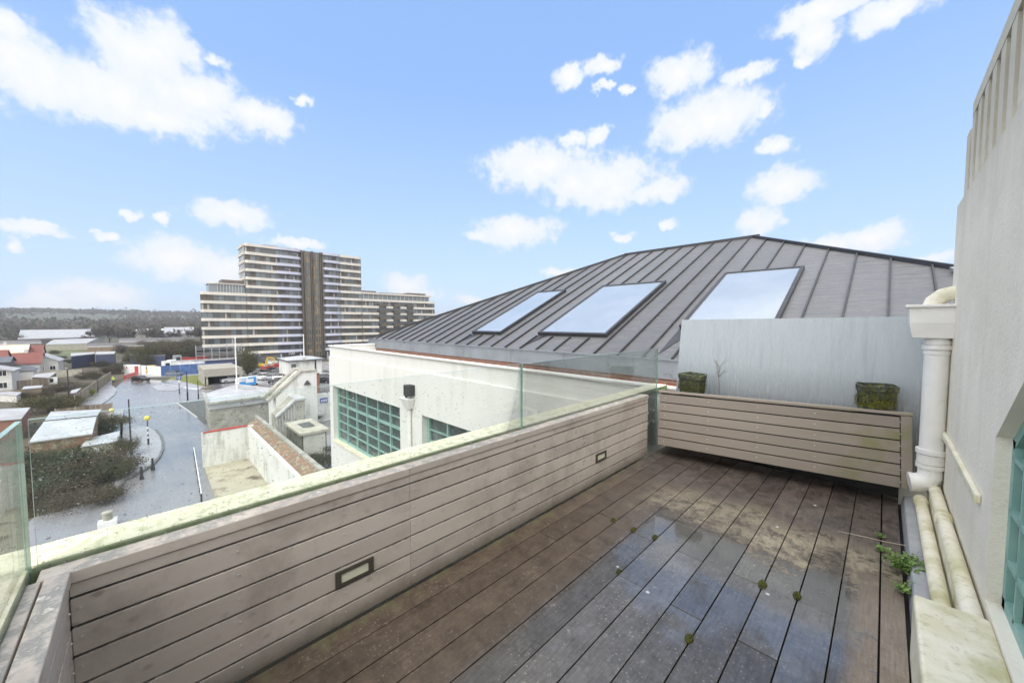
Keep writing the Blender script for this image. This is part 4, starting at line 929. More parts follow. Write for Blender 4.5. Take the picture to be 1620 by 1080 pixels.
    S_ = [('shrub',75,652,34,'big olive shrub behind the flat grey roof',1.2),('shrub',104,650,22,'smaller olive shrub right of the big one',1.2),('gold',137,628,17,'golden-green bush leaning on the board fence',1.0),
          ('shrubb',60,628,12,'brown shrub beside the dark garden fence',1.6),('shrubb',98,618,14,'brown shrub in the middle garden',1.8),('shrub',168,684,34,'twiggy shrub at the corner behind the small shed',.9),
          ('shrubd',160,690,24,'dark shrub between the flat roof and the shed',.8),
          ('shrubd',80,752,42,'dark green shrub lowest left in the garden',1.3),('shrubd',130,765,44,'dark green shrub in the middle of the lower garden',1.2),('shrub',110,730,30,'olive shrub under the small shed wall',1.4),('shrubb',165,755,44,'brown bramble by the pavement',1.0),
          ('shrubb',70,790,30,'low brown bramble at the garden foot',1.6),('shrubb',145,795,26,'low brown bramble nearest the road',1.6),('shrub',197,722,38,'narrow olive hedge shrub along the pavement',.55),('shrub',193,758,36,'narrow hedge shrub nearest the pavement nose',.55),
          ('shrubb',484,745,22,'bare brown shrub at the foot of the louvred plant room',.6),('shrubd',510,740,34,'dark bare shrub between plant room and white building',.7),('shrubd',455,676,12,'low dark plants behind the yard wall',.9),('shrubd',505,664,18,'dark plants beside the blue sign wall',.8),('shrubb',487,668,12,'reddish plants behind the plant room',.8)]
    for key, px, py, hp, lab, wf in S_:
        p = P(px, py); d = (p-CP).dot(FW); s = hp*d/FPX/H[key]
        t, used = base[key]; o = t if not used else dup(t); base[key][1] = True
        o.location = (p.x, p.y, G); o.rotation_euler = (0,0,rr.uniform(0,6)); o.scale = (s*wf, s*wf, s); o['label'] = lab; o['group'] = 'shrubs in the gardens and beds'
    # rough ground cover in the garden
    b = MB(); r2 = random.Random(31); poly = [(40,700),(128,726),(190,712),(196,770),(140,800),(40,830)]
    for k in range(20000):
        px = r2.uniform(40,196); py = r2.uniform(705, 822-.25*(px-40))
        if py < 705+(px-40)*.1: continue
        p = P(px, py); s = r2.uniform(.04,.12); d = Vector((r2.uniform(-1,1), r2.uniform(-1,1), r2.uniform(.2,1.4)))*s; w = Vector((r2.uniform(-1,1), r2.uniform(-1,1), 0))*s*.5
        b.face([p-w, p+w, p+d+w*.2, p+d-w*.4], r2.choice([0,1,1,2]))
    tag(put('undergrowth', b, [m['bush'], m['bushd'], m['bushb']]), 'rough dark undergrowth filling the garden below the glass', 'undergrowth', kind='stuff')
vegetation()
# ================================================================ the striped tower and its wings
def tower():
    m = M; X = -161.7; FH = 2.98; TOP = 29.7
    t = thing('apartment_tower', 'large stepped apartment tower with cream and lilac bands round a bronze core', 'building', (X, 45, G))
    y = dict(a=14.1, b=26.7, c=36.2, d=44.8, e=52.3, f=59.5, g=68.6, h=76.1, i=93.3, j=106.0)
    topA = TOP-6*FH; topW = TOP-5*FH
    core = MB()
    core.prism([(X-.9,y['b']),(X-.9,y['g']),(X-15,y['g']),(X-12,y['b']+.3)], G, TOP-.5)
    core.prism([(X-.9,y['a']+.9),(X-.9,y['b']),(X-12,y['b']),(X-12,y['a']+2.6)], G, topA-.5)
    core.prism([(X-.9,y['g']),(X-.9,y['j']-.8),(X-14,y['j']-1.5),(X-14,y['g'])], G, topW-FH)
    put('wall', core, m['twall'], t)
    rnd = random.Random(3)
    def section(y0, y1, n0, n1, matl, bow=0, end=(0,0), bays=None, off=0, skip=None):
        """n0..n1 : band indices counted down from the top"""
        bays = bays or max(2, int(round((y1-y0)/1.5)))
        N_ = 8
        def xo(f): return X+off+bow*math.sin(math.pi*f)**.5 if bow else X+off
        for k in range(n0, n1):
            zt = TOP-k*FH
            b = MB(); e0, e1 = end
            pts = []
            for i in range(N_+1):
                f = i/N_; yy = y0+(y1-y0)*f; x = xo(f)
                if e0 and i == 0: pts += [(x-1.2, yy), (x-.35, yy+.15), (x, yy+.7)]; continue
                if e1 and i == N_: pts += [(x, yy-.7), (x-.35, yy-.15), (x-1.2, yy)]; continue
                pts.append((x, yy))
            b.prism(pts+[(X-1.0, y1-.05), (X-1.0, y0+.05)], zt-.98, zt, 0, rnd.random())
            put('floor_band', b, matl, t)
            # glazing strip under the band
            b = MB(); zb = zt-FH; w = (y1-y0)/bays
            for j in range(bays):
                a = y0+w*j+.02; c = a+w-.04; r = rnd.random(); mi = 0 if r < .5 else (1 if r < .74 else 2)
                if skip is not None and j % 2 == 0: mi = 0
                xx = X-.88+.25*off
                b.box(xx, xx+.05, a, c, zb, zt-.98, mi)
                b.box(xx+.05, xx+.12, a-.05, a+.03, zb, zt-.98, 3)
                if mi == 1 and rnd.random() < .6: b.box(xx+.05, xx+.07, a+.1, a+.1+w*.35, zb+.1, zt-1.2, 4)
                if rnd.random() < .12: b.box(xx+.05, xx+.08, a+.05, c-.05, zb+.0, zt-1.3, 5)
            if e0: b.prism([(X-.85,y0+.25),(X-.87,y0+.3),(X-2.2,y0+.3),(X-2.2,y0+.25)], zb, zt-.98, 1)
            put('window_strip', b, [m['twin'], m['tdark'], m['twin2'], m['black'], m['curtain'], m['twall']], t)
    section(y['b'], y['c'], 0, 14, m['cream_band'], end=(1,0))
    section(y['c'], y['d'], 0, 14, m['lilac'], bow=.9)
    section(y['e'], y['f'], 0, 14, m['lilac'], bow=.8)
    section(y['f'], y['g'], 0, 13, m['cream_band'], end=(0,1))
    section(y['a'], y['b'], 6, 13, m['cream_band'], end=(1,0), off=-.25)
    section(y['g'], y['h'], 6, 13, m['cream_band'], off=-.2)
    section(y['h'], y['i'], 6, 7, m['cream_band'], off=-.2); section(y['i'], y['j'], 6, 13, m['cream_band'], off=-.2, end=(0,1))
    # side of the upper tower: bands return along the flank
    for k in range(0, 6):
        b = MB(); zt = TOP-k*FH; b.box(X-11.9, X-1.2, y['b']-.35, y['b']+.2, zt-.98, zt); b.box(X-11.5, X-1.3, y['b']-.05, y['b']+.1, zt-FH, zt-.98, 1)
        for q in range(4): b.box(X-10.6+q*2.5, X-9.4+q*2.5, y['b']-.1, y['b']-.04, zt-FH+.2, zt-1.0, 2)
        put('flank_band', b, [m['cream_band'], m['hwall'], m['twin']], t)
    # bronze core with fins
    b = MB(); b.box(X-1, X+.2, y['d'], y['e'], G+1.5, TOP-.4); put('core_wall', b, m['tdark'], t)
    for a, c in ((.16,.40),(.58,.86)):
        b = MB(); y0 = y['d']+(y['e']-y['d'])*a; y1 = y['d']+(y['e']-y['d'])*c
        for k in range(14):
            zt = TOP-.8-k*FH; b.box(X+.2, X+.3, y0, y1, zt-FH+.05, zt-.05)
            b.box(X+.3, X+.34, y0+.25, y0+.75, zt-FH+.5, zt-.5, 1); b.box(X+.3, X+.34, y1-.75, y1-.25, zt-FH+.5, zt-.5, 1)
        put('core_panel', b, [m['tcore'], m['twin']], t)
    for f in (0, .13, .46, .53, .90, 1):
        b = MB(); yy = y['d']+(y['e']-y['d'])*f; b.box(X+.2, X+.75, yy-.16, yy+.16, G+1.5, TOP-.2); put('fin', b, m['tdark'], t)
    # dark balcony stacks on the right wing
    W_ = (y['i']-y['h'])/5
    for q in range(5):
        for k in range(7, 13):
            zt = TOP-k*FH; y0 = y['h']+W_*q
            if q % 2 == 0:
                b = MB(); b.box(X-.8, X+.7, y0+.1, y0+W_-.1, zt-.25, zt); b.box(X+.6, X+.66, y0+.1, y0+W_-.1, zt, zt+1.1); b.box(X-.85, X-.8, y0, y0+W_, zt-FH, zt, 1)
                put('balcony', b, [m['tdark'], m['twin']], t)
            else:
                b = MB(); b.box(X-.85, X-.1, y0, y0+W_, zt-1.0, zt); b.box(X-.85, X-.75, y0, y0+W_, zt-FH, zt-1.0, 1); put('floor_band', b, [m['cream_band'], m['twin']], t)
    # penthouses and roof plant
    b = MB(); xq = X-1.2; b.prism([(xq,y['b']),(xq,y['a']+4.5),(xq-2,y['a']+2.5),(xq-9,y['a']+2.5),(xq-9,y['b'])], topA, topA+2.9)
    put('penthouse', b, m['twin2'], t)
    b = MB(); b.prism([(xq+.5,y['b']),(xq+.5,y['a']+4.3),(xq-1.8,y['a']+2.2),(xq-9,y['a']+2.2),(xq-9,y['b'])], topA+2.9, topA+3.2); b.box(xq-8, xq-1.2, y['a']+6, y['b'], topA+3.2, topA+4.6, 1)
    for q in range(9): b.box(xq-.02, xq+.06, y['a']+4.6+q*.85, y['a']+4.7+q*.85, topA, topA+2.9, 0)
    put('penthouse_roof', b, [m['cream_band'], m['twall']], t)
    b = MB(); b.box(X-9, X-1.3, y['g'], y['j']-3, topW-FH, topW-.75); put('penthouse', b, m['twin2'], t)
    b = MB(); b.box(X-9.5, X-.5, y['g'], y['j']-2.2, topW-.75, topW-.05); b.box(X-8, X-1.6, y['g'], y['g']+7, topW-.05, topW+.7, 1); b.box(X-8, X-2.2, y['g']+9, y['j']-6, topW-.05, topW+.35, 1); b.box(X-8, X-2.6, y['i']-1, y['j']-4, topW+.35, topW+1.0, 1)
    yy = y['g']+1
    while yy < y['j']-3: b.box(X-1.3, X-1.2, yy, yy+.15, topW-FH, topW-.75, 0); yy += 2.2
    put('penthouse_roof', b, [m['cream_band'], m['twall']], t)
    b = MB(); b.box(X-12, X-.9, y['b']+1, y['g']-.5, TOP-.5, TOP-.3, 1); b.box(X-8, X-1.6, y['c']-3.5, y['d']-1, TOP-.3, TOP+.45, 1); b.box(X-8, X-1.8, y['e']+.5, y['f']-2, TOP-.3, TOP+.3, 1); put('roof_plant', b, [m['cream_band'], m['twall']], t)
    # ground floor: columns, entrance with its number
    b = MB(); b.box(X-.8, X-.2, y['b'], y['j'], G, G+2.6); put('shopfront', b, m['twin'], t)
    for yy in (y['c']+.5, y['d']-1.5, y['e']+1, y['f'], y['g']-3, y['h']):
        b = MB(); b.box(X-.2, X+.5, yy, yy+.5, G, G+3); put('column', b, m['steel'], t)
    b = MB(); b.box(X-.2, X+.3, y['d']-7.2, y['d']-1.8, G+.2, G+4.2, 0); so = put('entrance', b, m['black'], t)
    text('100', 1.6, (.35+X-so.parent.location.x, y['d']-4.4-45, 3.1), (R(90),0,R(90)), m['white'], so)
    # scaffold at the low corner
    t = thing('scaffold', 'grey scaffold wrapped round the foot of the tower left corner', 'scaffold', (X+1, 14, G))
    for lv in range(3):
        b = MB(); z = G+1.8+lv*2.1; b.box(X+.5, X+1.7, 12.2, 24.5, z, z+.06); b.tube([(X+1.7,12,z+1),(X+1.7,24.6,z+1)], .06, 5); b.tube([(X+1.7,12,z+.5),(X+1.7,24.6,z+.5)], .05, 5); put('lift', b, m['steel'], t)
    for q in range(7):
        b = MB(); yy = 12.2+q*2.05
        for x in (X+.5, X+1.7): b.tube([(x,yy,G),(x,yy,G+7.4-(q%2)*.6)], .07, 5)
        put('standard', b, m['steel'], t)
tower()
# ================================================================ vehicles
def car(name, label, L=4.3, Wd=1.75, H=1.45, paint='black', cab=(.22,.36,.72,.93), hood=.62, group=None, van=False):
    """length along local x, nose at +x; cab = rear base, rear top.. as fractions from the tail"""
    m = M; t = thing(name, label, 'car' if not van else 'van', (0,0,G), 0, group); hw = Wd/2
    def loft(secs, mi=0, mb=None):   # (x, z0, z1, half width, top half width)
        mb = mb or MB(); n = len(secs); k = len(mb.v)
        for x, z0, z1, w, w2 in secs:
            mb.v += [(x,-w*.94,z0),(x,-w,(z0+z1)/2),(x,-w2,z1),(x,w2,z1),(x,w,(z0+z1)/2),(x,w*.94,z0)]
        for i in range(n-1):
            for j in range(6): mb.f.append((k+i*6+j, k+i*6+(j+1)%6, k+(i+1)*6+(j+1)%6, k+(i+1)*6+j)); mb.m.append(mi); mb.t.append(.5)
        for e, rv in ((0, 0), ((n-1)*6, 1)):
            f = tuple(k+e+j for j in range(6)); mb.f.append(f[::-1] if rv == 0 else f); mb.m.append(mi); mb.t.append(.5)
        return mb
    x0, x1 = -L/2, L/2; zb = H*hood
    b = loft([(x0,.38,zb*.80,hw*.86,hw*.82),(x0+.12,.24,zb*.97,hw*.97,hw*.88),(x0+L*.22,.2,zb,hw,hw*.90),(x0+L*.70,.2,zb,hw,hw*.90),(x1-.35,.22,zb*.86,hw*.97,hw*.84),(x1,.34,zb*.66,hw*.80,hw*.74)])
    a, c, d, e = (x0+L*f for f in cab)
    loft([(c,H-.06,H,hw*.70,hw*.66),(d-L*.04,H-.05,H+.015,hw*.72,hw*.68)], 0, b)
    body = put('body', b, m[paint], t, world=False, sm=True)
    g = MB(); k = len(g.v)
    lo = [(a,-hw*.86,zb-.02),(e,-hw*.86,zb-.02),(e,hw*.86,zb-.02),(a,hw*.86,zb-.02)]; hi = [(c,-hw*.70,H-.04),(d,-hw*.70,H-.04),(d,hw*.70,H-.04),(c,hw*.70,H-.04)]
    g.hexa(lo+hi); put('windows', g, m['carglass'], t, world=False)
    w = MB()
    for s in (-1, 1):
        w.beam((a,s*hw*.86,zb-.01),(c,s*hw*.69,H-.02),.07,.05); w.beam((e,s*hw*.86,zb-.01),(d,s*hw*.69,H-.02),.07,.05); w.beam(((a+e)/2,s*hw*.87,zb-.01),((c+d)/2,s*hw*.71,H-.02),.07,.04)
        w.box(c, d, s*hw*.62, s*hw*.72, H-.05, H-.005)
    put('pillars', w, m[paint], t, world=False)
    for sx, fx in ((-1, x0+L*.19), (1, x1-L*.19)):
        for s in (-1, 1):
            c2 = MB(); yy = s*(hw-.08); c2.tube([(fx,yy-.1,.31),(fx,yy+.1,.31)], .32, 16); wh = put('wheel', c2, m['rubber'], t, world=False)
            c2 = MB(); c2.tube([(fx,yy+s*.09,.31),(fx,yy+s*.112,.31)], .2, 10); put('rim', c2, m['chrome'], wh, world=False)
    for s in (-1, 1):
        c2 = MB(); c2.box(x1-.13, x1-.02, s*hw*.5, s*hw*.78, zb*.60, zb*.74); put('headlight', c2, m['lampg'], t, world=False)
        c2 = MB(); c2.box(x0+.0, x0+.08, s*hw*.55, s*hw*.82, zb*.68, zb*.86); put('tail_light', c2, m['tail'], t, world=False)
    c2 = MB(); c2.box(x1-.1, x1+.012, -.26, .26, .36, .47); put('number_plate', c2, m['white'], t, world=False)
    return t
def vehicles():
    m = M
    m['pblack'] = mat('black_car_paint', (.012,.012,.014), None, 3, .18, coat=.6); m['psilver'] = mat('silver_car_paint', (.45,.47,.50), None, 3, .25, metal=.5, coat=.5)
    m['pwhite'] = mat('white_car_paint', (.75,.76,.77), None, 3, .25, coat=.5); m['pblue'] = mat('grey_blue_car_paint', (.14,.19,.28), None, 3, .22, coat=.6); m['pgrey'] = mat('grey_car_paint', (.14,.145,.15), None, 3, .22, coat=.6)
    a = car('parked_car', 'black hatchback driving across the wet junction', paint='pblack', group='cars'); p = P(222, 603); a.location = (p.x, p.y, G); a.rotation_euler.z = R(215)
    base = {'pblack': a}
    for paint, kw, px, py, rz, lab in (('pblue', dict(L=4.7,H=1.5), 275, 594, 225, 'blue-grey car with pale roof parked beside the blue hoarding'),
        ('pwhite', dict(L=4.5,H=1.75,hood=.6), 366, 604, 100, 'white estate car in the mouth of the concrete underpass'),
        ('psilver', dict(L=4.5,H=1.5), 431, 600, 60, 'silver saloon in the middle of the car park'), ('pgrey', dict(), 418, 592, 60, 'grey car in the back row of the car park')):
        o = car('parked_car', lab, paint=paint, group='cars', **kw); p = P(px, py); o.location = (p.x, p.y, G); o.rotation_euler.z = R(rz); base[paint] = o
    for paint, px, py, rz, lab in (('pblack', 441, 606.5, 60, 'black car nearest the camera in the car park'), ('pwhite', 447, 600, 60, 'white car at the right end of the car park row'), ('psilver', 408, 597, 60, 'silver car half hidden by the blue and white van'),
        ('pgrey', 437, 593, 60, 'dark grey car behind the silver saloon'), ('psilver', 404, 587, 60, 'silver car at the back of the car park by the tree'), ('pwhite', 451, 590, 60, 'white car at the back right of the car park'),
        ('pblack', 425, 586, 60, 'small black car in front of the red skips'), ('psilver', 509, 594, 60, 'silver car seen between the stair block and the white building'), ('pgrey', 511, 600, 60, 'grey car nearest, between the stair block and the white building'), ('pblack', 508, 606, 60, 'black car between the stair block and the white building'), ('pwhite', 465, 583, 60, 'white car behind the kiosk tower'), ('pgrey', 449, 609, 60, 'grey car just left of the sloping stair coping'), ('psilver', 442, 589, 60, 'silver car second from the right in the back row'), ('pblack', 432, 588, 60, 'black car in the middle of the back row'), ('pwhite', 416, 600, 60, 'white car just right of the blue van')):
        o = dup(base[paint], label=lab); p = P(px, py); o.location = (p.x, p.y, G); o.rotation_euler.z = R(rz)
    # blue and white van
    t = thing('panel_van', 'blue and white delivery van parked behind the little brown roofed shelter', 'van', (0,0,G)); 
    b = MB(); b.prism([(-2.6,-1),(2.0,-1),(2.0,1),(-2.6,1)], .35, 2.75); put('box_body', b, m['cyan'], t, bevel=.12, world=False)
    b = MB(); b.box(-2.5, 1.9, -.9, .9, 2.752, 2.80); b.box(-2.62, -.2, -1.012, -1.003, 1.7, 2.6); b.box(-2.615, -2.603, -.95, .95, .9, 2.6); put('white_panel', b, m['white'], t, world=False)
    b = MB(); b.hexa([(2.0,-1,.35),(3.0,-.9,.35),(3.0,.9,.35),(2.0,1,.35),(2.0,-1,2.5),(2.35,-.85,2.0),(2.35,.85,2.0),(2.0,1,2.5)]); put('cab', b, m['pwhite'], t, bevel=.05, world=False)
    b = MB(); b.hexa([(2.05,-.95,1.45),(2.66,-.9,1.4),(2.66,.9,1.4),(2.05,.95,1.45),(2.05,-.9,2.3),(2.42,-.8,1.98),(2.42,.8,1.98),(2.05,.9,2.3)]); put('windscreen', b, m['carglass'], t, world=False)
    for fx in (-1.7, 2.2):
        for s in (-1, 1):
            b = MB(); b.tube([(fx,s*.9-.12,.36),(fx,s*.9+.12,.36)], .36, 14); put('wheel', b, m['rubber'], t, world=False)
    b = MB(); b.box(-.9, 1.3, -1.010, -1.003, 1.2, 2.3); lp = put('side_logo_panel', b, m['white'], t, world=False); 
    text('VMI', .75, (-1.4, -1.02, 2.1), (R(90),0,0), m['cyan'], t)
    text('VMI', .8, (-2.63, 0, 1.9), (R(90),0,R(-90)), m['cyan'], t)
    p = P(391, 611); t.location = (p.x, p.y, G); t.rotation_euler.z = R(110); t.scale = (.8,.8,.8)
    # tipper truck
    t = thing('tipper_truck', 'yellow and black works truck in front of the white hoarding', 'truck', (0,0,G))
    b = MB(); b.box(-2.6, .8, -1, 1, 1.0, 1.7); put('tipper_body', b, m['yellow'], t, bevel=.05, world=False)
    b = MB(); b.hexa([(1.0,-1,.5),(2.6,-1,.5),(2.6,1,.5),(1.0,1,.5),(1.0,-.95,2.5),(2.2,-.95,2.5),(2.2,.95,2.5),(1.0,.95,2.5)]); put('cab', b, m['yellow'], t, bevel=.05, world=False)
    b = MB(); b.box(1.15, 2.2, -1.02, 1.02, 1.5, 2.2); b.hexa([(2.2,-.9,1.5),(2.46,-.9,1.5),(2.46,.9,1.5),(2.2,.9,1.5),(2.1,-.9,2.3),(2.28,-.9,2.3),(2.28,.9,2.3),(2.1,.9,2.3)]); put('windows', b, m['carglass'], t, world=False)
    b = MB(); b.box(-2.6, 2.5, -.5, .5, .55, 1.0); put('chassis', b, m['black'], t, world=False)
    for fx in (-1.6, 1.8):
        for s in (-1, 1):
            b = MB(); b.tube([(fx,s*.85-.14,.42),(fx,s*.85+.14,.42)], .42, 14); put('wheel', b, m['rubber'], t, world=False)
    p = P(245, 590); t.location = (p.x, p.y, G); t.rotation_euler.z = R(-25)
    # excavator
    t = thing('excavator', 'yellow excavator with raised bent boom on the building site', 'excavator', (0,0,G))
    for s in (-1, 1):
        b = MB(); b.tube([(-1.6,s*1-.28,.45),(-1.6,s*1+.28,.45)], .45, 10); b.tube([(1.6,s*1-.28,.45),(1.6,s*1+.28,.45)], .45, 10); b.box(-1.6, 1.6, s*1-.28, s*1+.28, 0.02, .88); put('track', b, m['black'], t, world=False)
    b = MB(); b.box(-2.2, 1.2, -1.2, 1.2, 1.0, 2.1); put('body', b, m['yellow'], t, bevel=.1, world=False)
    b = MB(); b.box(-.2, 1.2, .2, 1.15, 2.1, 3.1); put('cab', b, m['carglass'], t, bevel=.05, world=False)
    b = MB(); b.beam((1,-.2,1.6),(2.2,-.2,4.9),.45,.7); put('boom', b, m['yellow'], t, world=False)
    b = MB(); b.beam((2.1,-.2,4.9),(5.0,-.2,4.6),.35,.5); b.beam((4.9,-.2,4.6),(5.2,-.2,2.2),.3,.4); put('arm', b, m['yellow'], t, world=False)
    b = MB(); b.prism([(4.7,-.7),(5.7,-.7),(5.7,.3),(4.7,.3)], 1.4, 2.3); put('bucket', b, m['black'], t, bevel=.1, world=False)
    p = P(417, 582); t.location = (p.x, p.y, G); t.rotation_euler.z = R(48); t.scale = (.72,.72,.72)
vehicles()
# ================================================================ person
def person():
    p = P(179, 607); t = thing('person', 'person in a yellow hi-vis jacket and dark trousers walking on the pavement', 'person', (p.x, p.y, G+.12), R(-60))
    me = bpy.data.meshes.new('person')
    J = {'pel':((0,0,.95),.15),'sp':((0,0,1.15),.15),'ch':((.02,0,1.35),.18),'nk':((.03,0,1.50),.065),'hd':((.04,0,1.63),.10),'hd2':((.05,0,1.72),.09),
         'ls':((.02,.19,1.42),.075),'le':((-.05,.25,1.14),.055),'lw':((.08,.26,.92),.04),'lh':((.12,.26,.84),.035),
         'rs':((.02,-.19,1.42),.075),'re':((.0,-.25,1.14),.055),'rw':((.16,-.24,.95),.04),'rh':((.20,-.23,.88),.035),
         'lhp':((0,.09,.88),.10),'lk':((.12,.10,.50),.065),'la':((.05,.10,.10),.045),'lf':((.18,.10,.05),.045),
         'rhp':((0,-.09,.88),.10),'rk':((.0,-.10,.50),.065),'ra':((-.20,-.10,.14),.045),'rf':((-.09,-.10,.05),.045)}
    E_ = [('pel','sp'),('sp','ch'),('ch','nk'),('nk','hd'),('hd','hd2'),('ch','ls'),('ls','le'),('le','lw'),('lw','lh'),('ch','rs'),('rs','re'),('re','rw'),('rw','rh'),
          ('pel','lhp'),('lhp','lk'),('lk','la'),('la','lf'),('pel','rhp'),('rhp','rk'),('rk','ra'),('ra','rf')]
    ks = list(J); me.from_pydata([J[k][0] for k in ks], [(ks.index(a), ks.index(b)) for a, b in E_], [])
    o = bpy.data.objects.new('body', me); S.collection.objects.link(o); o.parent = t
    sk = o.modifiers.new('skin', 'SKIN'); 
    for i, k in enumerate(ks): me.skin_vertices[0].data[i].radius = (J[k][1],)*2
    me.skin_vertices[0].data[0].use_root = True
    sb = o.modifiers.new('sub', 'SUBSURF'); sb.levels = 1; sb.render_levels = 1
    sm = bpy.data.materials.new('person_surface'); sm.use_nodes = True; N = sm.node_tree.nodes; L = sm.node_tree.links
    tc = N.new('ShaderNodeTexCoord'); sp = N.new('ShaderNodeSeparateXYZ'); L.new(tc.outputs['Object'], sp.inputs[0]); cr = N.new('ShaderNodeValToRGB')
    cr.color_ramp.interpolation = 'CONSTANT'; e = cr.color_ramp.elements; e[0].position = 0; e[0].color = (.02,.02,.02,1); e[1].position = .1/1.8; e[1].color = (.025,.028,.04,1)
    for z, c in ((.82,(.58,.82,.06,1)),(1.08,(.6,.6,.58,1)),(1.13,(.58,.82,.06,1)),(1.5,(.5,.32,.24,1)),(1.70,(.06,.04,.03,1))):
        q = e.new(z/1.8); q.color = c
    mm = N.new('ShaderNodeMath'); mm.operation = 'DIVIDE'; L.new(sp.outputs[2], mm.inputs[0]); mm.inputs[1].default_value = 1.8; L.new(mm.outputs[0], cr.inputs[0]); L.new(cr.outputs[0], N['Principled BSDF'].inputs['Base Color'])
    me.materials.append(sm)
    t.rotation_euler.z = R(30)
person()
# ================================================================ street furniture and hoardings
def street():
    m = M
    def post(name, px, py, h, lab, cat, r=.06, group=None, head=None, kit=None):
        p = P(px, py); t = thing(name, lab, cat, (p.x, p.y, G), 0, group)
        b = MB(); b.tube([(0,0,0),(0,0,h*.3),(0,0,h)], [r*1.5, r*1.3, r], 8); b.tube([(0,0,0),(0,0,h*.28)], r*1.9, 8); put('pole', b, m['black'], t, world=False)
        if head == 'lamp':
            b = MB(); b.beam((0,0,h),(-.7,-.2,h+.12),.06,.06); put('arm', b, m['black'], t, world=False); b = MB(); b.box(-1.3,-.5,-.35,-.05,h+.08,h+.2); put('lamp_head', b, m['steel'], t, bevel=.03, world=False)
        if head == 'globe':
            b = MB(); b.lathe([(.02,h-.02),(.2,h+.02),(.30,h+.22),(.30,h+.34),(.2,h+.52),(.02,h+.58)], (0,0,0), 16); put('globe', b, m['yellow_globe'], t, sm=True, world=False)
            for k in range(3):
                b = MB(); z0 = h*(.25+.2*k); b.tube([(0,0,z0),(0,0,z0+h*.1)], r*1.55, 8); put('white_band', b, m['white'], t, world=False)
        return t
    m['yellow_globe'] = mat('yellow_globe', (.75,.62,.12), None, 5, .4)
    post('street_lamp', 208, 720, 6.4, 'tall black lamp column on the pavement, seen through the glass', 'lamp post', .055)
    post('crossing_beacon', 235, 704, 3.1, 'crossing beacon with yellow globe on the pavement by the kerb curve', 'beacon', .05, head='globe')
    post('crossing_beacon', 178, 676, 2.2, 'second beacon with yellow globe, just above the small shed roof', 'beacon', .05, head='globe')
    b_ = post('bollard', 224.5, 758, 1.25, 'black bollard left of the two on the kerb curve', 'bollard', .085, 'bollards on the pavement nose')
    o = dup(b_, label='black bollard right of the two on the kerb curve'); p = P(242, 743.5); o.location = (p.x, p.y, G)
    post('street_lamp', 297, 633, 5.6, 'tall black lamp column beyond the dark bed, middle of three', 'lamp post', .07)
    post('street_lamp', 314, 631, 3.6, 'shorter black post just left of the low grey building', 'post', .06)
    t = post('sign_post', 284, 623, 3.2, 'post with small blue square sign over a white disc', 'sign', .05)
    b = MB(); b.box(.06, .10, -.38, .38, 3.0, 3.7); s = put('sign_plate', b, m['bluesign'], t, world=False)
    b = MB(); b.hexa([(.102,-.05,3.1),(.112,-.05,3.1),(.112,.05,3.1),(.102,.05,3.1),(.102,.1,3.6),(.112,.1,3.6),(.112,.2,3.6),(.102,.2,3.6)]); b.box(.102,.112,-.25,-.05,3.42,3.52); put('symbol', b, m['white'], s, world=False)
    b = MB(); b.tube([(.06,0,2.7),(.1,0,2.7)], .2, 12); put('disc', b, m['white'], t, world=False)
    post('street_lamp', 155, 622, 4.8, 'thin dark post standing beside the board fence', 'lamp post', .05)
    post('street_lamp', 110, 642, 6.6, 'dark lamp column with flat grey head, left of the board fence', 'lamp post', .08, head='lamp')
    post('street_lamp', 98, 715, 3.0, 'short dark post in the lower garden', 'post', .05)
    t = post('floodlight_mast', 258, 541, 8.5, 'slim mast with pale round head on the far skyline', 'mast', .25); b = MB(); b.lathe([(.02,8.3),(.7,8.5),(.9,9.4),(.7,10),(.02,10.3)], (0,0,0), 10); put('lamp_head', b, m['white'], t, world=False)
    # hoardings
    def wall_run(name, pts, h, nw, matl, lab, cat, part, th=.12, top=None, grp=None):
        a = P(*pts[0]); t = thing(name, lab, cat, (a.x, a.y, G), 0, grp); W2 = [P(*p) for p in pts]
        for p0, p1 in zip(W2, W2[1:]):
            L2 = (p1-p0).length; n = max(1, int(round(L2/nw)))
            for k in range(n):
                q0 = p0.lerp(p1, (k+.01)/n); q1 = p0.lerp(p1, (k+.99)/n); b = MB(); up = (0,0,1)
                b.beam((q0.x,q0.y,G+h/2), (q1.x,q1.y,G+h/2), th, h, 0, t=random.random()); put(part, b, matl, t)
                if top: 
                    b = MB(); b.beam((q0.x,q0.y,G+h/2+.1), (q0.x+.001,q0.y+.001,G+h/2+.1), .1, .1); 
        return t
    wall_run('site_hoarding', [(255,595),(300,591.5),(345,589),(374,588)], 2.9, 2.4, m['blue'], 'long blue panelled hoarding round the building site', 'hoarding', 'panel')
    t = wall_run('site_hoarding', [(196,590),(223,590.5)], 2.6, 2.4, m['white'], 'white site hoarding with red notices, left of the red gate', 'hoarding', 'panel')
    q0 = P(200,590.2); b = MB(); b.beam((q0.x+.12,q0.y,G+1.7),(q0.x+.12,q0.y+1.6,G+1.7),.04,.6); put('notice', b, m['red'], t)
    wall_run('site_hoarding', [(224,591),(255,593.5)], 2.5, 2.4, m['white'], 'white site hoarding behind the yellow truck', 'hoarding', 'panel')
    t = wall_run('site_gate', [(213.5,591.5),(219,591.5)], 2.3, 1.0, m['red'], 'red gate between the two white hoardings', 'gate', 'bar_panel')
    # water-filled barriers
    b0 = None
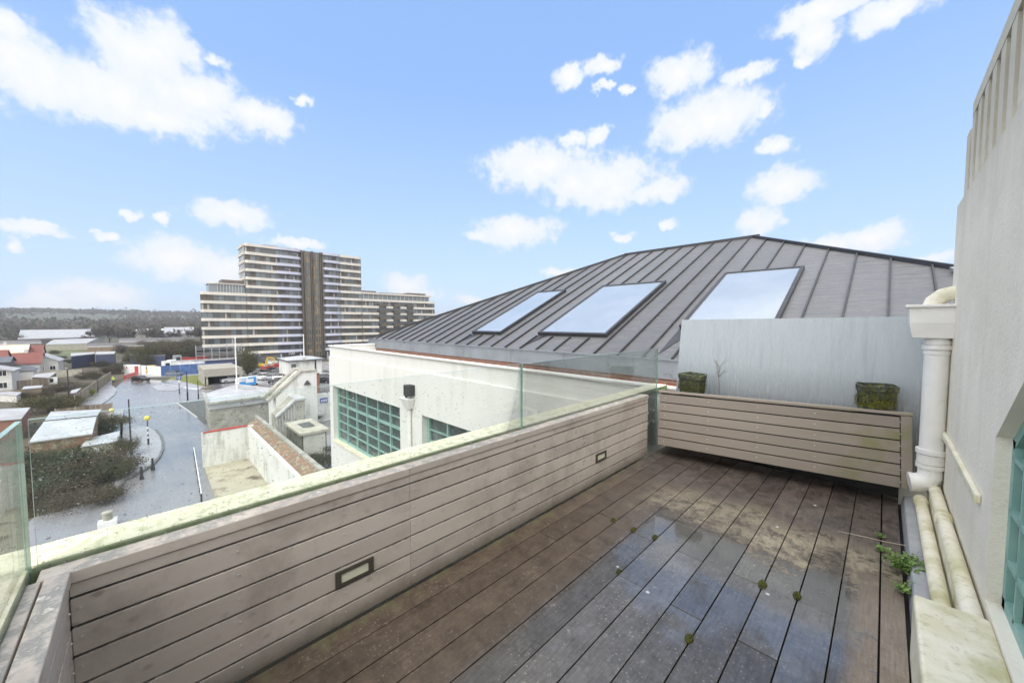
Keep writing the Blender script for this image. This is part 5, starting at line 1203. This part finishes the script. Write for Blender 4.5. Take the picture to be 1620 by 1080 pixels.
    for k, (px, py) in enumerate(((199,598.5),(203,597.2),(207,596),(211,594.8),(215,593.6))):
        p = P(px, py)
        lab = ['red road barrier with pale end, nearest of the row', 'second red road barrier from the near end', 'middle red road barrier of the row of five', 'fourth red road barrier, next to the last', 'red road barrier touching the red gate'][k]
        if b0 is None:
            t = b0 = thing('road_barrier', lab, 'barrier', (p.x,p.y,G), 0, 'red barriers in front of the white hoarding')
            b = MB(); b.hexa([(-.25,-.95,0),(.25,-.95,0),(.25,.95,0),(-.25,.95,0),(-.1,-.95,1),(.1,-.95,1),(.1,.95,1),(-.1,.95,1)]); put('barrier_body', b, m['red'], t, bevel=.03, world=False)
        else: t = dup(b0, (p.x,p.y,G), label=lab)
        a, c = P(199,598.5), P(215,593.6); t.rotation_euler.z = math.atan2(c.y-a.y, c.x-a.x)-R(90)
    # containers and cabins on the site
    def cont(px, py, L2, w, h, z0, mt, rz, lab, name='shipping_container'):
        p = P(px, py); t = thing(name, lab, 'container', (p.x,p.y,G+z0), R(rz)); b = MB(); b.box(-w/2,w/2,-L2/2,L2/2,0,h-.05)
        n = int(L2/.4)
        for k in range(n): b.box(w/2, w/2+.04, -L2/2+.1+k*L2/n, -L2/2+.28+k*L2/n, .15, h-.2)
        put('walls', b, m[mt], t, world=False); b = MB(); b.box(-w/2-.05,w/2+.08,-L2/2-.05,L2/2+.05,h-.05,h+.05); put('roof', b, m['wroof'] if mt != 'red' else m['rroof'], t, world=False)
        b = MB(); b.box(-.9,.9,-L2/2-.05,-L2/2-.0,.15,h-.25); put('door', b, m[mt], t, world=False)
    cont(301, 581, 6, 2.4, 2.6, .9, 'red', 8, 'red site container, left of two, above the blue hoarding'); cont(316, 580, 6, 2.4, 2.6, .9, 'red', 5, 'red site container, right of two, above the blue hoarding')
    cont(288, 587, 7, 2.6, 2.7, .5, 'white', 8, 'white-roofed site cabin, leftmost behind the blue hoarding', 'site_cabin'); cont(307, 586.5, 7, 2.6, 2.7, .5, 'white', 8, 'white-roofed site cabin, middle behind the blue hoarding', 'site_cabin'); cont(328, 585.5, 7, 2.6, 2.7, .5, 'white', 8, 'white-roofed site cabin, third behind the blue hoarding', 'site_cabin'); cont(350, 584.5, 8, 2.6, 2.8, .5, 'navy', 8, 'white-framed blue site cabin at the right end of the hoarding', 'site_cabin')
    for px, py, h, lab, mt in ((264,590,3.6,'pale narrow site cabin at the left end of the blue hoarding','white'),(272,586,3.4,'tilted white panel leaning in the site','white'),(281,583,4.4,'grey and white machine cab behind the hoarding','steel')):
        p = P(px, py); t = thing('site_cabin', lab, 'cabin', (p.x,p.y,G), R(20)); b = MB(); b.box(-.7,.7,-.9,.9,0,h); put('walls', b, m[mt], t, bevel=.04, world=False); b = MB(); b.box(.7,.73,-.5,.5,h-1.6,h-.6); put('window', b, m['carglass'], t, world=False)
    for k, (px, py, w, mt, lab) in enumerate(((424,587,3.4,'red','red skip left of the site machines, nearest'),(437,583,3.6,'red','red skip right of the excavator'),(430,579,3.0,'white','white bulk bag pile between the red skips'),(446,582,2.6,'steel','grey skip right of the red ones'))):
        p = P(px, py); t = thing('skip', lab, 'skip', (p.x,p.y,G), R(40)); b = MB(); b.hexa([(-1,-w/2+.4,0),(1,-w/2+.4,0),(1,w/2-.4,0),(-1,w/2-.4,0),(-1.1,-w/2,1.7),(1.1,-w/2,1.7),(1.1,w/2,1.7),(-1.1,w/2,1.7)]); put('bin', b, m[mt], t, bevel=.04, world=False); b = MB(); leafmass(b, (0,0,1.8), .9, w*.4, .4, 160, .5, random.Random(k), low=1.6); put('load', b, m['shed'], t, world=False)
    # board fence with concrete posts
    def fence(pts, h, lab, pan=1.85, mt='fence'):
        W2 = [P(*p) for p in pts]; a = W2[0]; t = thing('board_fence', lab, 'fence', (a.x,a.y,G))
        for p0, p1 in zip(W2, W2[1:]):
            L2 = (p1-p0).length; n = max(1, int(round(L2/pan))); d = (p1-p0).normalized()
            for k in range(n):
                q0 = p0.lerp(p1, k/n); q1 = p0.lerp(p1, (k+1)/n); b = MB(); nb = 9
                for j in range(nb):
                    r0 = q0.lerp(q1, (j+.04)/nb); r1 = q0.lerp(q1, (j+.96)/nb); b.beam((r0.x,r0.y,G+h/2), (r1.x,r1.y,G+h/2), .04+.02*(j%2), h-.06, 0, t=random.random())
                put('panel', b, m[mt], t)
                b = MB(); b.box(q0.x-.07, q0.x+.07, q0.y-.07, q0.y+.07, G, G+h+.1); put('post', b, m['post'], t)
        b = MB(); b.box(W2[-1].x-.07, W2[-1].x+.07, W2[-1].y-.07, W2[-1].y+.07, G, G+h+.1); put('post', b, m['post'], t)
    fence([(119,646),(150,622),(176,602)], 2.3, 'tall weathered board fence with concrete posts running down to the hi-vis person')
    fence([(88,662),(120,658.5),(152,654),(178,651)], 1.5, 'low plain board fence crossing behind the flat grey roof')
    fence([(20,616),(50,613),(78,610)], 1.9, 'dark garden fence below the white garage')
    fence([(-10,632),(20,629),(45,627)], 1.6, 'dark fence near the left edge, in front of the white house')
    # flagpoles
    for (px, py, z, h, lab) in ((375,640,-9.45,12.2,'white flagpole standing on the ridge of the low grey building'),(481,566,-5.5,4.2,'white flagpole on the roof of the kiosk tower')):
        p = P(375, 616, -9.5) if px == 375 else P(481, 566.5, -5.2)
        if px == 375: h = 8.3
        t = thing('flagpole', lab, 'flagpole', (p.x, p.y, p.z)); b = MB(); b.tube([(0,0,-.3),(0,0,h)], [.10,.07], 10); put('pole', b, m['white'], t, world=False); b = MB(); b.lathe([(.02,h-.02),(.12,h+.05),(.12,h+.12),(.02,h+.2)], (0,0,0), 10); put('finial', b, m['white'], t, world=False); b = MB(); b.box(-.2,.2,-.2,.2,-.35,.12); put('base', b, m['shed'], t, world=False)
    # wall with white rail beside the road on the right
    a, c = P(307,718), P(319,794); t = thing('road_railing', 'low white rail on dark posts along the right side of the wet road', 'railing', (a.x,a.y,G)); d = (c-a)
    b = MB(); b.beam((a.x,a.y,G+.75),(c.x,c.y,G+.75),.07,.12); put('rail', b, m['white'], t)
    for k in range(7):
        q = a.lerp(c, k/6); b = MB(); b.box(q.x-.06,q.x+.06,q.y-.06,q.y+.06,G,G+.72); put('post', b, m['black'], t)
    p = P(171, 832); t = thing('gate_pillar', 'pale stone pillar top poking up just beyond the mossy coping', 'pillar', (p.x,p.y,G)); b = MB(); b.box(-.35,.35,-.5,.5,0,.5); put('plinth', b, m['white'], t, bevel=.05, world=False); b = MB(); b.lathe([(.26,.5),(.26,.95),(.31,1.0),(.29,1.1),(.02,1.2)], (0,0,0), 14); put('pillar', b, m['concrete'], t, sm=True, world=False)
street()
# ================================================================ low buildings
def low_buildings():
    m = M
    def bld(name, lab, roofpx, zr, wallm, roofm, over=.15, th=.25, parts=None, z0=G):
        pts = PL(roofpx, zr); cx = sum(p[0] for p in pts)/len(pts); cy = sum(p[1] for p in pts)/len(pts)
        t = thing(name, lab, 'building', (cx, cy, z0)); ins = [(cx+(x-cx)*(1-over/8), cy+(y-cy)*(1-over/8)) for x, y in pts]
        b = MB(); b.prism(ins, z0, zr-th); put('wall', b, m[wallm], t); b = MB(); b.prism(pts, zr-th, zr); put('roof', b, m[roofm], t)
        return t, pts
    # low stained building with metal roof edges and flagpole
    t, pts = bld('low_building', 'low building with stained render wall and shallow grey roof under the flagpole', [(329,640),(434.5,626.5),(430,613),(375,607),(345,616),(322,623)], -9.75, 'concrete', 'groof', 0.3, .75)
    rp = PL([(332,637),(430,625),(428,614),(375,608.5),(346,617),(325,624)], -9.7); ap = P(375, 615, -9.2)
    b = MB()
    for i in range(len(rp)): b.face([(rp[i][0],rp[i][1],-9.74), (rp[(i+1)%len(rp)][0],rp[(i+1)%len(rp)][1],-9.74), (ap.x,ap.y,-9.2)])
    put('pitched_roof', b, m['groof'], t)
    b = MB(); pw = [P(x,y,-9.72) for x, y in ((322,623),(329,640),(434.5,626.5))]
    for a, c in zip(pw, pw[1:]): b.beam((a.x,a.y,-9.62),(c.x,c.y,-9.62),.3,.28)
    put('parapet', b, m['concrete'], t)
    # yard with white walls
    t = thing('yard_wall', 'white rendered yard walls with brick top and mossy coping enclosing a brown yard', 'wall', (-50, 8, G))
    b = MB(); b.box(-49.6,-49.2,3.9,9.0,G,-10.0); b.box(-49.2,-22,7.75,8.1,G,-10.15); put('wall', b, m['render2'], t)
    b = MB(); b.hexa([(-51,8.101,-12),(-22,8.101,-12),(-22,8.95,-12),(-51,8.95,-12),(-51,8.101,-10.15),(-22,8.101,-10.15),(-22,8.95,-9.7),(-51,8.95,-9.7)]); put('brick_top', b, m['brick_moss'], t)
    b = MB(); b.box(-52,-22,8.95,9.3,G,-9.5); put('coping', b, m['concrete'], t)
    b = MB(); b.box(-49.45,-49.3,4.6,7.2,-9.99,-9.86); b.tube([(-49.2,4,-9.95),(-49.15,5,-9.9),(-49.2,6.2,-9.97),(-49.15,7.8,-9.9)], .09, 6); f = put('red_edging', b, m['red'], t)
    b = MB(); b.face([(-49.2,4.0,G+.03),(-22,3.6,G+.03),(-22,7.75,G+.03),(-49.2,7.75,G+.03)]); struct('yard_floor', b, mat('mossy_yard', (.42,.39,.30),(.36,.33,.25),.5,.5,.8,c3=(.13,.105,.07),s3=.9,t3=(.52,.62)))
    b = MB(); b.box(-52,-22,9.3,20,G,G+.02); struct('service_yard', b, m['pave'])
    # louvred plant room
    t = thing('plant_room', 'square louvred plant room with mossy flat roof inside the service yard', 'building', (-45, 12.4, G))
    b = MB(); b.box(-48,-42.42,11.3,13.75,G,-10.3); b.box(-42.42,-42.4,11.4,13.65,G,-10.35,1); put('wall', b, [mat('mossy_wall', (.22,.22,.17), (.08,.09,.06), 1.1, .9, c3=(.35,.34,.28), s3=2, t3=(.6,.7)), m['dark']], t)
    b = MB()
    for k in range(15): z = G+.3+k*.2; b.hexa([(-42.4,11.45,z),(-42.28,11.45,z),(-42.28,13.6,z),(-42.4,13.6,z),(-42.4,11.45,z+.15),(-42.36,11.45,z+.15),(-42.36,13.6,z+.15),(-42.4,13.6,z+.15)])
    put('louvre', b, m['louvre'], t)
    b = MB(); b.box(-48.2,-42.1,11.1,13.95,-10.3,-10.05); put('roof', b, m['shed'], t); b = MB(); b.box(-46.4,-44.2,12.0,13.2,-10.05,-9.99); put('hatch', b, m['gravel'], t)
    # white stair block
    X1 = -55.3
    t = thing('stair_block', 'white stained stair building with sloping coping and small dark vent', 'building', (X1, 15, G))
    def yy(px, X=X1): return PX(px, 600, X).y
    def zz(px, py, X=X1): return PX(px, py, X).z
    b = MB(); y0, y1, y2, y3 = yy(435), yy(474), yy(478), yy(501); zt = zz(490, 588)
    b.hexa([(X1-4,y0,G),(X1,y0,G),(X1,y2,G),(X1-4,y2,G),(X1-4,y0,zz(435,629)),(X1,y0,zz(435,629)),(X1,y2,zt),(X1-4,y2,zt)]); b.box(X1-5,X1+.003,y2,y3,G,zt)
    put('wall', b, m['render2'], t)
    b = MB(); b.beam((X1-.5,y0-.8,zz(430,634)),(X1-.5,y2,zt+.15),1.2,.3); b.beam((X1-3.3,y0-.8,zz(430,634)),(X1-3.3,y2,zt+.15),1.0,.3); b.box(X1-5.1,X1+.12,y2,y3+.1,zt,zt+.22); put('coping', b, m['concrete'], t)
    b = MB(); ys = yy(486); b.hexa([(X1,ys-.45,zt-1.7),(X1+.35,ys-.35,zt-1.7),(X1+.35,ys+.35,zt-1.7),(X1,ys+.45,zt-1.7),(X1,ys-.1,zt-1.15),(X1+.1,ys-.1,zt-1.15),(X1+.1,ys+.1,zt-1.15),(X1,ys+.1,zt-1.15)]); put('vent_hood', b, m['black'], t)
    X2 = -52.0; b = MB(); a0, a1, a2 = yy(438,X2), yy(466,X2), yy(481,X2); zl, zh = zz(438,661,X2), zz(466,634,X2)
    b.hexa([(X1,a0,G),(X2,a0,G),(X2,a1,G),(X1,a1,G),(X1,a0,zl),(X2,a0,zl),(X2,a1,zh),(X1,a1,zh)]); b.box(X1,X2,a1,a2,G,zh); put('stair_wing', b, m['concrete'], t)
    b = MB(); b.beam((X2-.1,a0-.2,zl+.1),(X2-.1,a1,zh+.1),.5,.22); b.box(X1,X2+.15,a1,a2+.15,zh,zh+.25); put('wing_coping', b, m['wkerb'], t)
    for k in range(6):
        q = a0+(a1-a0)*(k+.5)/6; b = MB(); b.box(X2, X2+.06, q-.06, q+.06, zl-2.2+(zh-zl)*(k+.5)/6, zl+(zh-zl)*(k+.5)/6-.2); put('rib', b, m['wkerb'], t)
    # wall with small blue sign
    t = thing('sign_wall', 'pale wall with a small blue sign between the stair block and white building', 'wall', (-60, 19, G)); Xs = -60
    b = MB(); b.box(Xs-.3,Xs,yy(500,Xs),yy(540,Xs),G,zz(510,622,Xs)); put('wall', b, m['render2'], t)
    b = MB(); b.box(Xs,Xs+.08,yy(505.5,Xs),yy(517,Xs),zz(510,637,Xs),zz(510,629.5,Xs)); s = put('sign', b, m['bluesign'], t)
    b = MB()
    for k, (f0, f1) in enumerate(((.15,.3),(.42,.55),(.62,.72),(.8,.9))):
        ya, yb = yy(505.5,Xs), yy(517,Xs); b.box(Xs+.08,Xs+.09,ya+(yb-ya)*f0,ya+(yb-ya)*f1,zz(510,635.5,Xs),zz(510,631.5,Xs))
    put('sign_marks', b, m['white'], None).parent = s; kids(s)[0].location = tuple(-(t.location+s.location))
    # kiosk tower
    X3 = -79.4; t = thing('kiosk_tower', 'square white stained kiosk with overhanging dark flat roof and red base', 'building', (X3-3, 22, G)); q0, q1 = yy(456,X3), yy(509,X3)
    b = MB(); b.box(X3-6,X3,q0+.5,q1-.4,G,-7.6); put('base_wall', b, m['brick'], t); b = MB(); b.box(X3-6.3,X3+.3,q0,q1,-8.6,-6.0); put('wall', b, m['render2'], t)
    b = MB(); b.box(X3-6.9,X3+.8,q0-.3,q1+.4,-6.0,-5.75); put('eaves', b, m['gravel'], t)
    b = MB(); c = (X3-3,(q0+q1)/2,-5.2); r_ = [(X3-6.9,q0-.3,-5.745),(X3+.8,q0-.3,-5.745),(X3+.8,q1+.4,-5.745),(X3-6.9,q1+.4,-5.745)]
    for i in range(4): b.face([r_[i], r_[(i+1)%4], c])
    put('roof', b, m['groof'], t)
    b = MB(); f = q0+(q1-q0)*.78; b.box(X3+.3,X3+.42,f,f+.22,-8.6,-6); put('drain', b, m['black'], t)
    b = MB(); b.box(X3+.3,X3+.36,q0+.5,q0+1.3,-7.9,-6.5); put('window', b, m['pane'], t)
    # shelter with brown and white roof
    pr = [P(392,616,-10.6), P(403,608,-10.6), P(423,610,-10.6), P(425,619,-10.6)]
    t = thing('shelter', 'small shelter with white front roof plane and brown rear planes beside the van', 'shelter', (pr[0].x,pr[0].y,G)); cc = sum(pr, Vector())/4; 
    b = MB(); b.prism(ccw([(p.x,p.y) for p in pr]), G, -10.75); put('wall', b, m['shed'], t)
    b = MB(); a_ = (cc.x, cc.y, -10.1)
    for i in range(4): b.face([tuple(pr[i]+Vector((0,0,-.12))), tuple(pr[(i+1)%4]+Vector((0,0,-.12))), a_], 0 if i in (1,) else 1)
    b.prism(ccw([(p.x,p.y) for p in pr]), -10.75, -10.73, 1); put('roof', b, [m['white'], mat('brown_felt', (.16,.10,.08), None, 2, .5)], t)
    # concrete underpass
    X4 = -114; t = thing('underpass', 'concrete underpass portal with sloping wing wall beside the green verge', 'underpass', (X4, 14, G)); u0, u1 = yy(329,X4), yy(379,X4)
    b = MB(); b.box(X4-16,X4,u0-.4,u0,G,-10.2); b.box(X4-16,X4,u1,u1+.5,G,-10.2); put('side_wall', b, m['shed'], t)
    b = MB(); b.box(X4-16,X4+.3,u0-.6,u1+.6,-11.2,-10.0); b.box(X4-.1,X4+.35,u0-.7,u1+.6,-11.6,-9.75); put('deck', b, m['post'], t)
    b = MB(); w0 = P(314, 601); b.prism(ccw([(X4+.3,u0-.6),(X4-.2,u0-.6),(w0.x-.3,w0.y),(w0.x+.1,w0.y)]), G, G+1.0); b.hexa([(w0.x,w0.y,G+1),(w0.x+.4,w0.y,G+1),(X4+.3,u0-.6,G+1),(X4-.2,u0-.6,G+1),(w0.x,w0.y,G+1.1),(w0.x+.4,w0.y,G+1.1),(X4+.3,u0-.6,-9.8),(X4-.2,u0-.6,-9.8)]); put('wing_wall', b, m['post'], t)
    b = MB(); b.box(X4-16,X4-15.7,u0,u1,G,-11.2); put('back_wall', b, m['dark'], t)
    # garden-side flat roof and shed seen through the glass
    def lean(name, lab, pxs, zr, hgt, wall='shed', roof='groof', drop=.0, cat='shed', door=True):
        pts = [P(x, y, zr) for x, y in pxs]; t = thing(name, lab, cat, (pts[0].x, pts[0].y, G)); pp = ccw([(p.x,p.y) for p in pts]); cx = sum(p[0] for p in pp)/len(pp); cy = sum(p[1] for p in pp)/len(pp)
        b = MB(); b.prism([(cx+(x-cx)*.95, cy+(y-cy)*.95) for x, y in pp], G, zr-.14); put('wall', b, m[wall], t); b = MB(); b.prism(pp, zr-.14, zr); put('roof', b, m[roof], t, bevel=.03)
        return t
    # garage with two roof slopes
    rp = [P(x,y,z) for x,y,z in ((45,699,-11.1),(146,685,-11.1),(153,658,-10.3),(70,666,-10.3),(80,651,-10.9),(160,647,-10.9))]
    t = thing('garage', 'long low garage with wet grey two-slope roof behind the end glass pane', 'garage', (rp[0].x,rp[0].y,G))
    b = MB(); b.face([tuple(rp[0]),tuple(rp[1]),tuple(rp[2]),tuple(rp[3])]); b.face([tuple(rp[3]),tuple(rp[2]),tuple(rp[5]),tuple(rp[4])])
    lo = [r-Vector((0,0,.14)) for r in rp]; b.face([tuple(lo[1]),tuple(lo[0]),tuple(rp[0]),tuple(rp[1])]); b.face([tuple(rp[1]),tuple(rp[2]),tuple(lo[2]),tuple(lo[1])]); b.face([tuple(rp[2]),tuple(rp[5]),tuple(lo[5]),tuple(lo[2])]); put('roof', b, m['groof'], t)
    b = MB(); q = [rp[0],rp[1],rp[5],rp[4]]; c_ = sum(q, Vector())/4; q = [c_+(p-c_)*.97 for p in q]; b.prism(ccw([(p.x,p.y) for p in q]), G, -11.3); b.face([(q[1].x,q[1].y,-11.3),(q[2].x,q[2].y,-11.2),(rp[2].x-.3,rp[2].y-.2,-10.42)]); put('wall', b, m['brick_moss'], t)
    b = MB(); b.beam(rp[3]+Vector((0,0,.03)), rp[2]+Vector((0,0,.03)), .2, .08); put('ridge', b, m['seam'], t)
    t = lean('garden_shed', 'small cream-walled shed with wet grey roof and a white notice, beside the hedge', [(127,706),(139,693),(190,681),(187,697)], -11.9, 1.7)
    n0 = P(148,712,-12.6); n1 = P(165,708,-12.6); b = MB(); d_ = (n1-n0); 
    b.beam((n0.x+.35,n0.y+.05,-12.65),(n1.x+.35,n1.y+.05,-12.65),.03,.75); nt_ = put('notice', b, m['white'], t)
    lean('flat_outbuilding', 'flat white-roofed outbuilding at the left edge above the glass', [(-60,668),(-60,650),(48,644),(34,662)], -10.9, 2.6, 'brick', 'wroof', cat='outbuilding')
    lean('flat_outbuilding', 'thin white slab roof of a shed among the dark fences', [(34,615),(38,611),(68,609),(66,612.5)], -11.6, 2, 'fence', 'wroof', cat='outbuilding')
    lean('flat_outbuilding', 'small white-roofed shed by the near end of the board fence', [(110,622),(113,617),(129,613),(120,621)], -11.3, 2.2, 'fence', 'wroof', cat='outbuilding')
    lean('flat_outbuilding', 'white lean-to roof between the garage and garden wall', [(50,596),(56,591.5),(90,588),(78,597)], -11.6, 2.2, 'fence', 'wroof', cat='outbuilding')
    lean('flat_outbuilding', 'low white extension roof at the left edge below the white house', [(-30,622),(-20,616),(10,618),(35,620),(27,625)], -12.2, 2.2, 'hwall', 'wroof', cat='outbuilding')
    b = MB(); a, c = P(62,598), P(130,594); t = thing('garden_wall', 'long beige garden wall right of the white houses', 'wall', (a.x,a.y,G)); b.beam((a.x,a.y,G+.9),(c.x,c.y,G+.9),.25,1.8); put('wall', b, m['shed'], t); b = MB(); b.beam((a.x,a.y,G+1.85),(c.x,c.y,G+1.85),.35,.1); put('coping', b, m['post'], t)
    t = thing('garden_gate', 'white arched gate panel at the foot of the gardens', 'gate', tuple(P(82,609))); p = P(82,609); b = MB(); b.box(p.x-.1,p.x+.1,p.y-.9,p.y+.9,G,G+1.9); put('leaf', b, m['white'], t); b = MB(); b.box(p.x+.1,p.x+.14,p.y-.3,p.y+.3,G+.7,G+1.6); put('panel', b, m['carglass'], t)
    # houses on the left
    def house(px, py, wy, dx, eave, ridge, roof, lab, axis='y', nwin=2, chim=True, wall='hwall', hip=0, rz=0):
        p = P(px, py); t = thing('house', lab, 'house', (p.x, p.y, G), R(rz)); y0, x0 = -wy, -dx
        b = MB()
        if axis == 'y': b.prism([(x0,y0),(0,y0),(0,0),(x0,0)], 0, eave)
        else: b.prism([(x0,y0),(0,y0),(0,0),(x0,0)], 0, eave)
        if not hip:
            if axis == 'y':
                for yy_ in (y0+.002, -.002): b.face([(x0,yy_,eave),(0,yy_,eave),(x0/2,yy_,ridge)])
            else:
                for xx_ in (x0+.002, -.002): b.face([(xx_,y0,eave),(xx_,0,eave),(xx_,y0/2,ridge)])
        put('wall', b, m[wall], t, world=False)
        o = .35; b = MB(); zo = eave-o*(ridge-eave)/(dx/2 if axis == 'y' else wy/2)
        if axis == 'y':
            h0, h1 = y0-o+hip, o-hip
            for s in ((x0-o, 1), (o, -1)): b.face([(s[0],y0-o,zo),(s[0],o,zo),(x0/2,h1,ridge+.05),(x0/2,h0,ridge+.05)]); b.face([(s[0],y0-o,zo-.15),(s[0],o,zo-.15),(s[0],o,zo),(s[0],y0-o,zo)])
            if hip: b.face([(x0-o,o,zo),(o,o,zo),(x0/2,h1,ridge+.05)]); b.face([(x0-o,y0-o,zo),(o,y0-o,zo),(x0/2,h0,ridge+.05)])
        else:
            for s in (y0-o, o): b.face([(x0-o,s,zo),(o,s,zo),(o,y0/2,ridge+.05),(x0-o,y0/2,ridge+.05)])
            for s in (y0-o, o): b.beam((o,s,zo),(o,y0/2,ridge+.05),.12,.18)
        rf = put('roof', b, m[roof], t, world=False)
        if chim: b = MB(); b.box(x0/2-.4,x0/2+.2,y0*.3-.35,y0*.3+.35,ridge-.8,ridge+.9); b.tube([(x0/2-.1,y0*.3,ridge+.9),(x0/2-.1,y0*.3,ridge+1.25)], .13, 8); put('chimney', b, m['hwall'], rf, world=False)
        for k in range(nwin):
            for lv in range(2 if eave > 4.4 else 1):
                yc = y0+wy*(k+.5)/nwin; zc = 1.5+lv*2.6; b = MB(); b.box(.0,.05,yc-.62,yc+.62,zc-.65,zc+.65,1); b.box(.0501,.08,yc-.5,yc-.04,zc-.55,zc+.55); b.box(.0501,.08,yc+.04,yc+.5,zc-.55,zc+.55); put('window', b, [m['carglass'], m['white']], t, world=False)
        return t
    house(20, 619, 7, 7, 4.6, 5.6, 'wroof', 'white house at the left edge with tall dark windows and pale roof', 'x', 3, False)
    house(54, 602, 5.5, 5, 2.9, 4.0, 'droof', 'white garage with hipped slate roof beside the white house', 'y', 0, False, hip=2)
    house(64, 593, 9.5, 9, 3.6, 6.3, 'rroof', 'house with big red tiled roof and small white chimney', 'y', 3, True)
    house(93, 589, 6.5, 10, 3.6, 5.4, 'wroof', 'white bungalow with shallow pale gable roof right of the red one', 'x', 3, False)
    house(66, 578, 6, 8, 4.0, 7.0, 'rroof', 'far house with plain red roof behind the red and white pair', 'y', 2, False)
    house(43, 580, 16, 8, 5.0, 7.4, 'croof', 'long house with cream-yellow roof at the far left', 'y', 4, True)
    house(8, 600, 8, 8, 4.6, 7.6, 'rroof', 'red roofed house partly hidden behind the dark dormer house', 'y', 2, True)
    house(16, 606, 5, 6, 5.4, 6.4, 'droof', 'dark grey dormer house behind the left edge white house', 'y', 1, False, 'droof')
    # navy shed, warehouses
    t, _ = bld('navy_shed', 'long low navy-clad shed, left half, beyond the gardens', [(112,563),(150,559),(150,556.5),(112,558.5)], -9.4, 'navy', 'wroof')
    t, _ = bld('navy_shed', 'navy-clad shed, right half with white roof edge', [(150.5,560),(181,559),(183,555.5),(152,556)], -9.2, 'navy', 'wroof')
    t, _ = bld('navy_shed', 'dull slate-blue shed behind the scrub, right of the navy pair', [(205,562),(262,562),(262,558.5),(205,558.5)], -9.6, 'navy', 'droof')
    def ware(lab, front, back, zr, rise, wall='post', roof='wroof'):
        a, c = P(*front[0], zr), P(*front[1], zr); d_, e_ = P(*back[0], zr), P(*back[1], zr); t = thing('warehouse', lab, 'warehouse', (a.x,a.y,G))
        b = MB(); b.prism(ccw([(p.x,p.y) for p in (a,c,e_,d_)]), G, zr-.1); put('wall', b, m[wall], t)
        f0 = (a+d_)/2+Vector((0,0,rise)); f1 = (c+e_)/2+Vector((0,0,rise)); b = MB(); b.face([tuple(a),tuple(c),tuple(f1),tuple(f0)]); b.face([tuple(d_),tuple(e_),tuple(f1),tuple(f0)]); b.face([tuple(a),tuple(f0),tuple(d_)]); b.face([tuple(c),tuple(f1),tuple(e_)]); put('roof', b, m[roof], t)
        b = MB(); b.beam(a+Vector((0,0,-.2)), c+Vector((0,0,-.2)), .3, .5); put('gutter', b, m['wkerb'], t)
    ware('very long pale-roofed warehouse across the middle distance', ((28,536),(150,532.5)), ((36,527),(140,525)), -8.6, 4.2, 'twall')
    ware('smaller saw-edged pale warehouse right of the long one', ((72,544.5),(138,542.5)), ((96,540),(168,536)), -10, 1.8, 'shed')
    ware('far pale-roofed shed left of the mast', ((214,527),(240,526.5)), ((216,522),(242,521.5)), -6, 2)
    ware('far wide white-roofed shed right of the mast', ((256,527.5),(308,526)), ((262,520),(306,519.5)), -6, 3)
    ware('low dark brick depot in front of the far bare trees', ((138,548),(228,546)), ((140,543.5),(228,541.5)), -10, .8, 'brick_moss', 'twall')
    ware('dark long depot behind the olive scrub', ((188,540),(316,538)), ((190,535),(316,533)), -8.5, .8, 'brick_moss', 'twall')
    ware('low dark shed under the long pale warehouse', ((-20,544),(66,542)), ((-20,539),(62,538)), -9.3, .8, 'twall', 'twall')
low_buildings()
# ================================================================ haze
def haze():
    b = MB(); b.box(-2600, 400, -700, 2600, G-1.2, 75); o = put('haze', b, []) if False else None
    me = bpy.data.meshes.new('haze'); me.from_pydata(b.v, [], b.f); me.update(); o = bpy.data.objects.new('haze', me); S.collection.objects.link(o)
    m = bpy.data.materials.new('haze_air'); m.use_nodes = True; N = m.node_tree.nodes; N.remove(N['Principled BSDF']); v = N.new('ShaderNodeVolumePrincipled'); v.inputs['Density'].default_value = .00032; v.inputs['Color'].default_value = (.86,.90,.97,1)
    v.inputs['Anisotropy'].default_value = .2
    m.node_tree.links.new(v.outputs[0], N['Material Output'].inputs['Volume']); me.materials.append(m); tag(o, 'thin pale winter haze over the distant hills', 'haze', kind='stuff')
USE_HAZE = True
if USE_HAZE: haze()
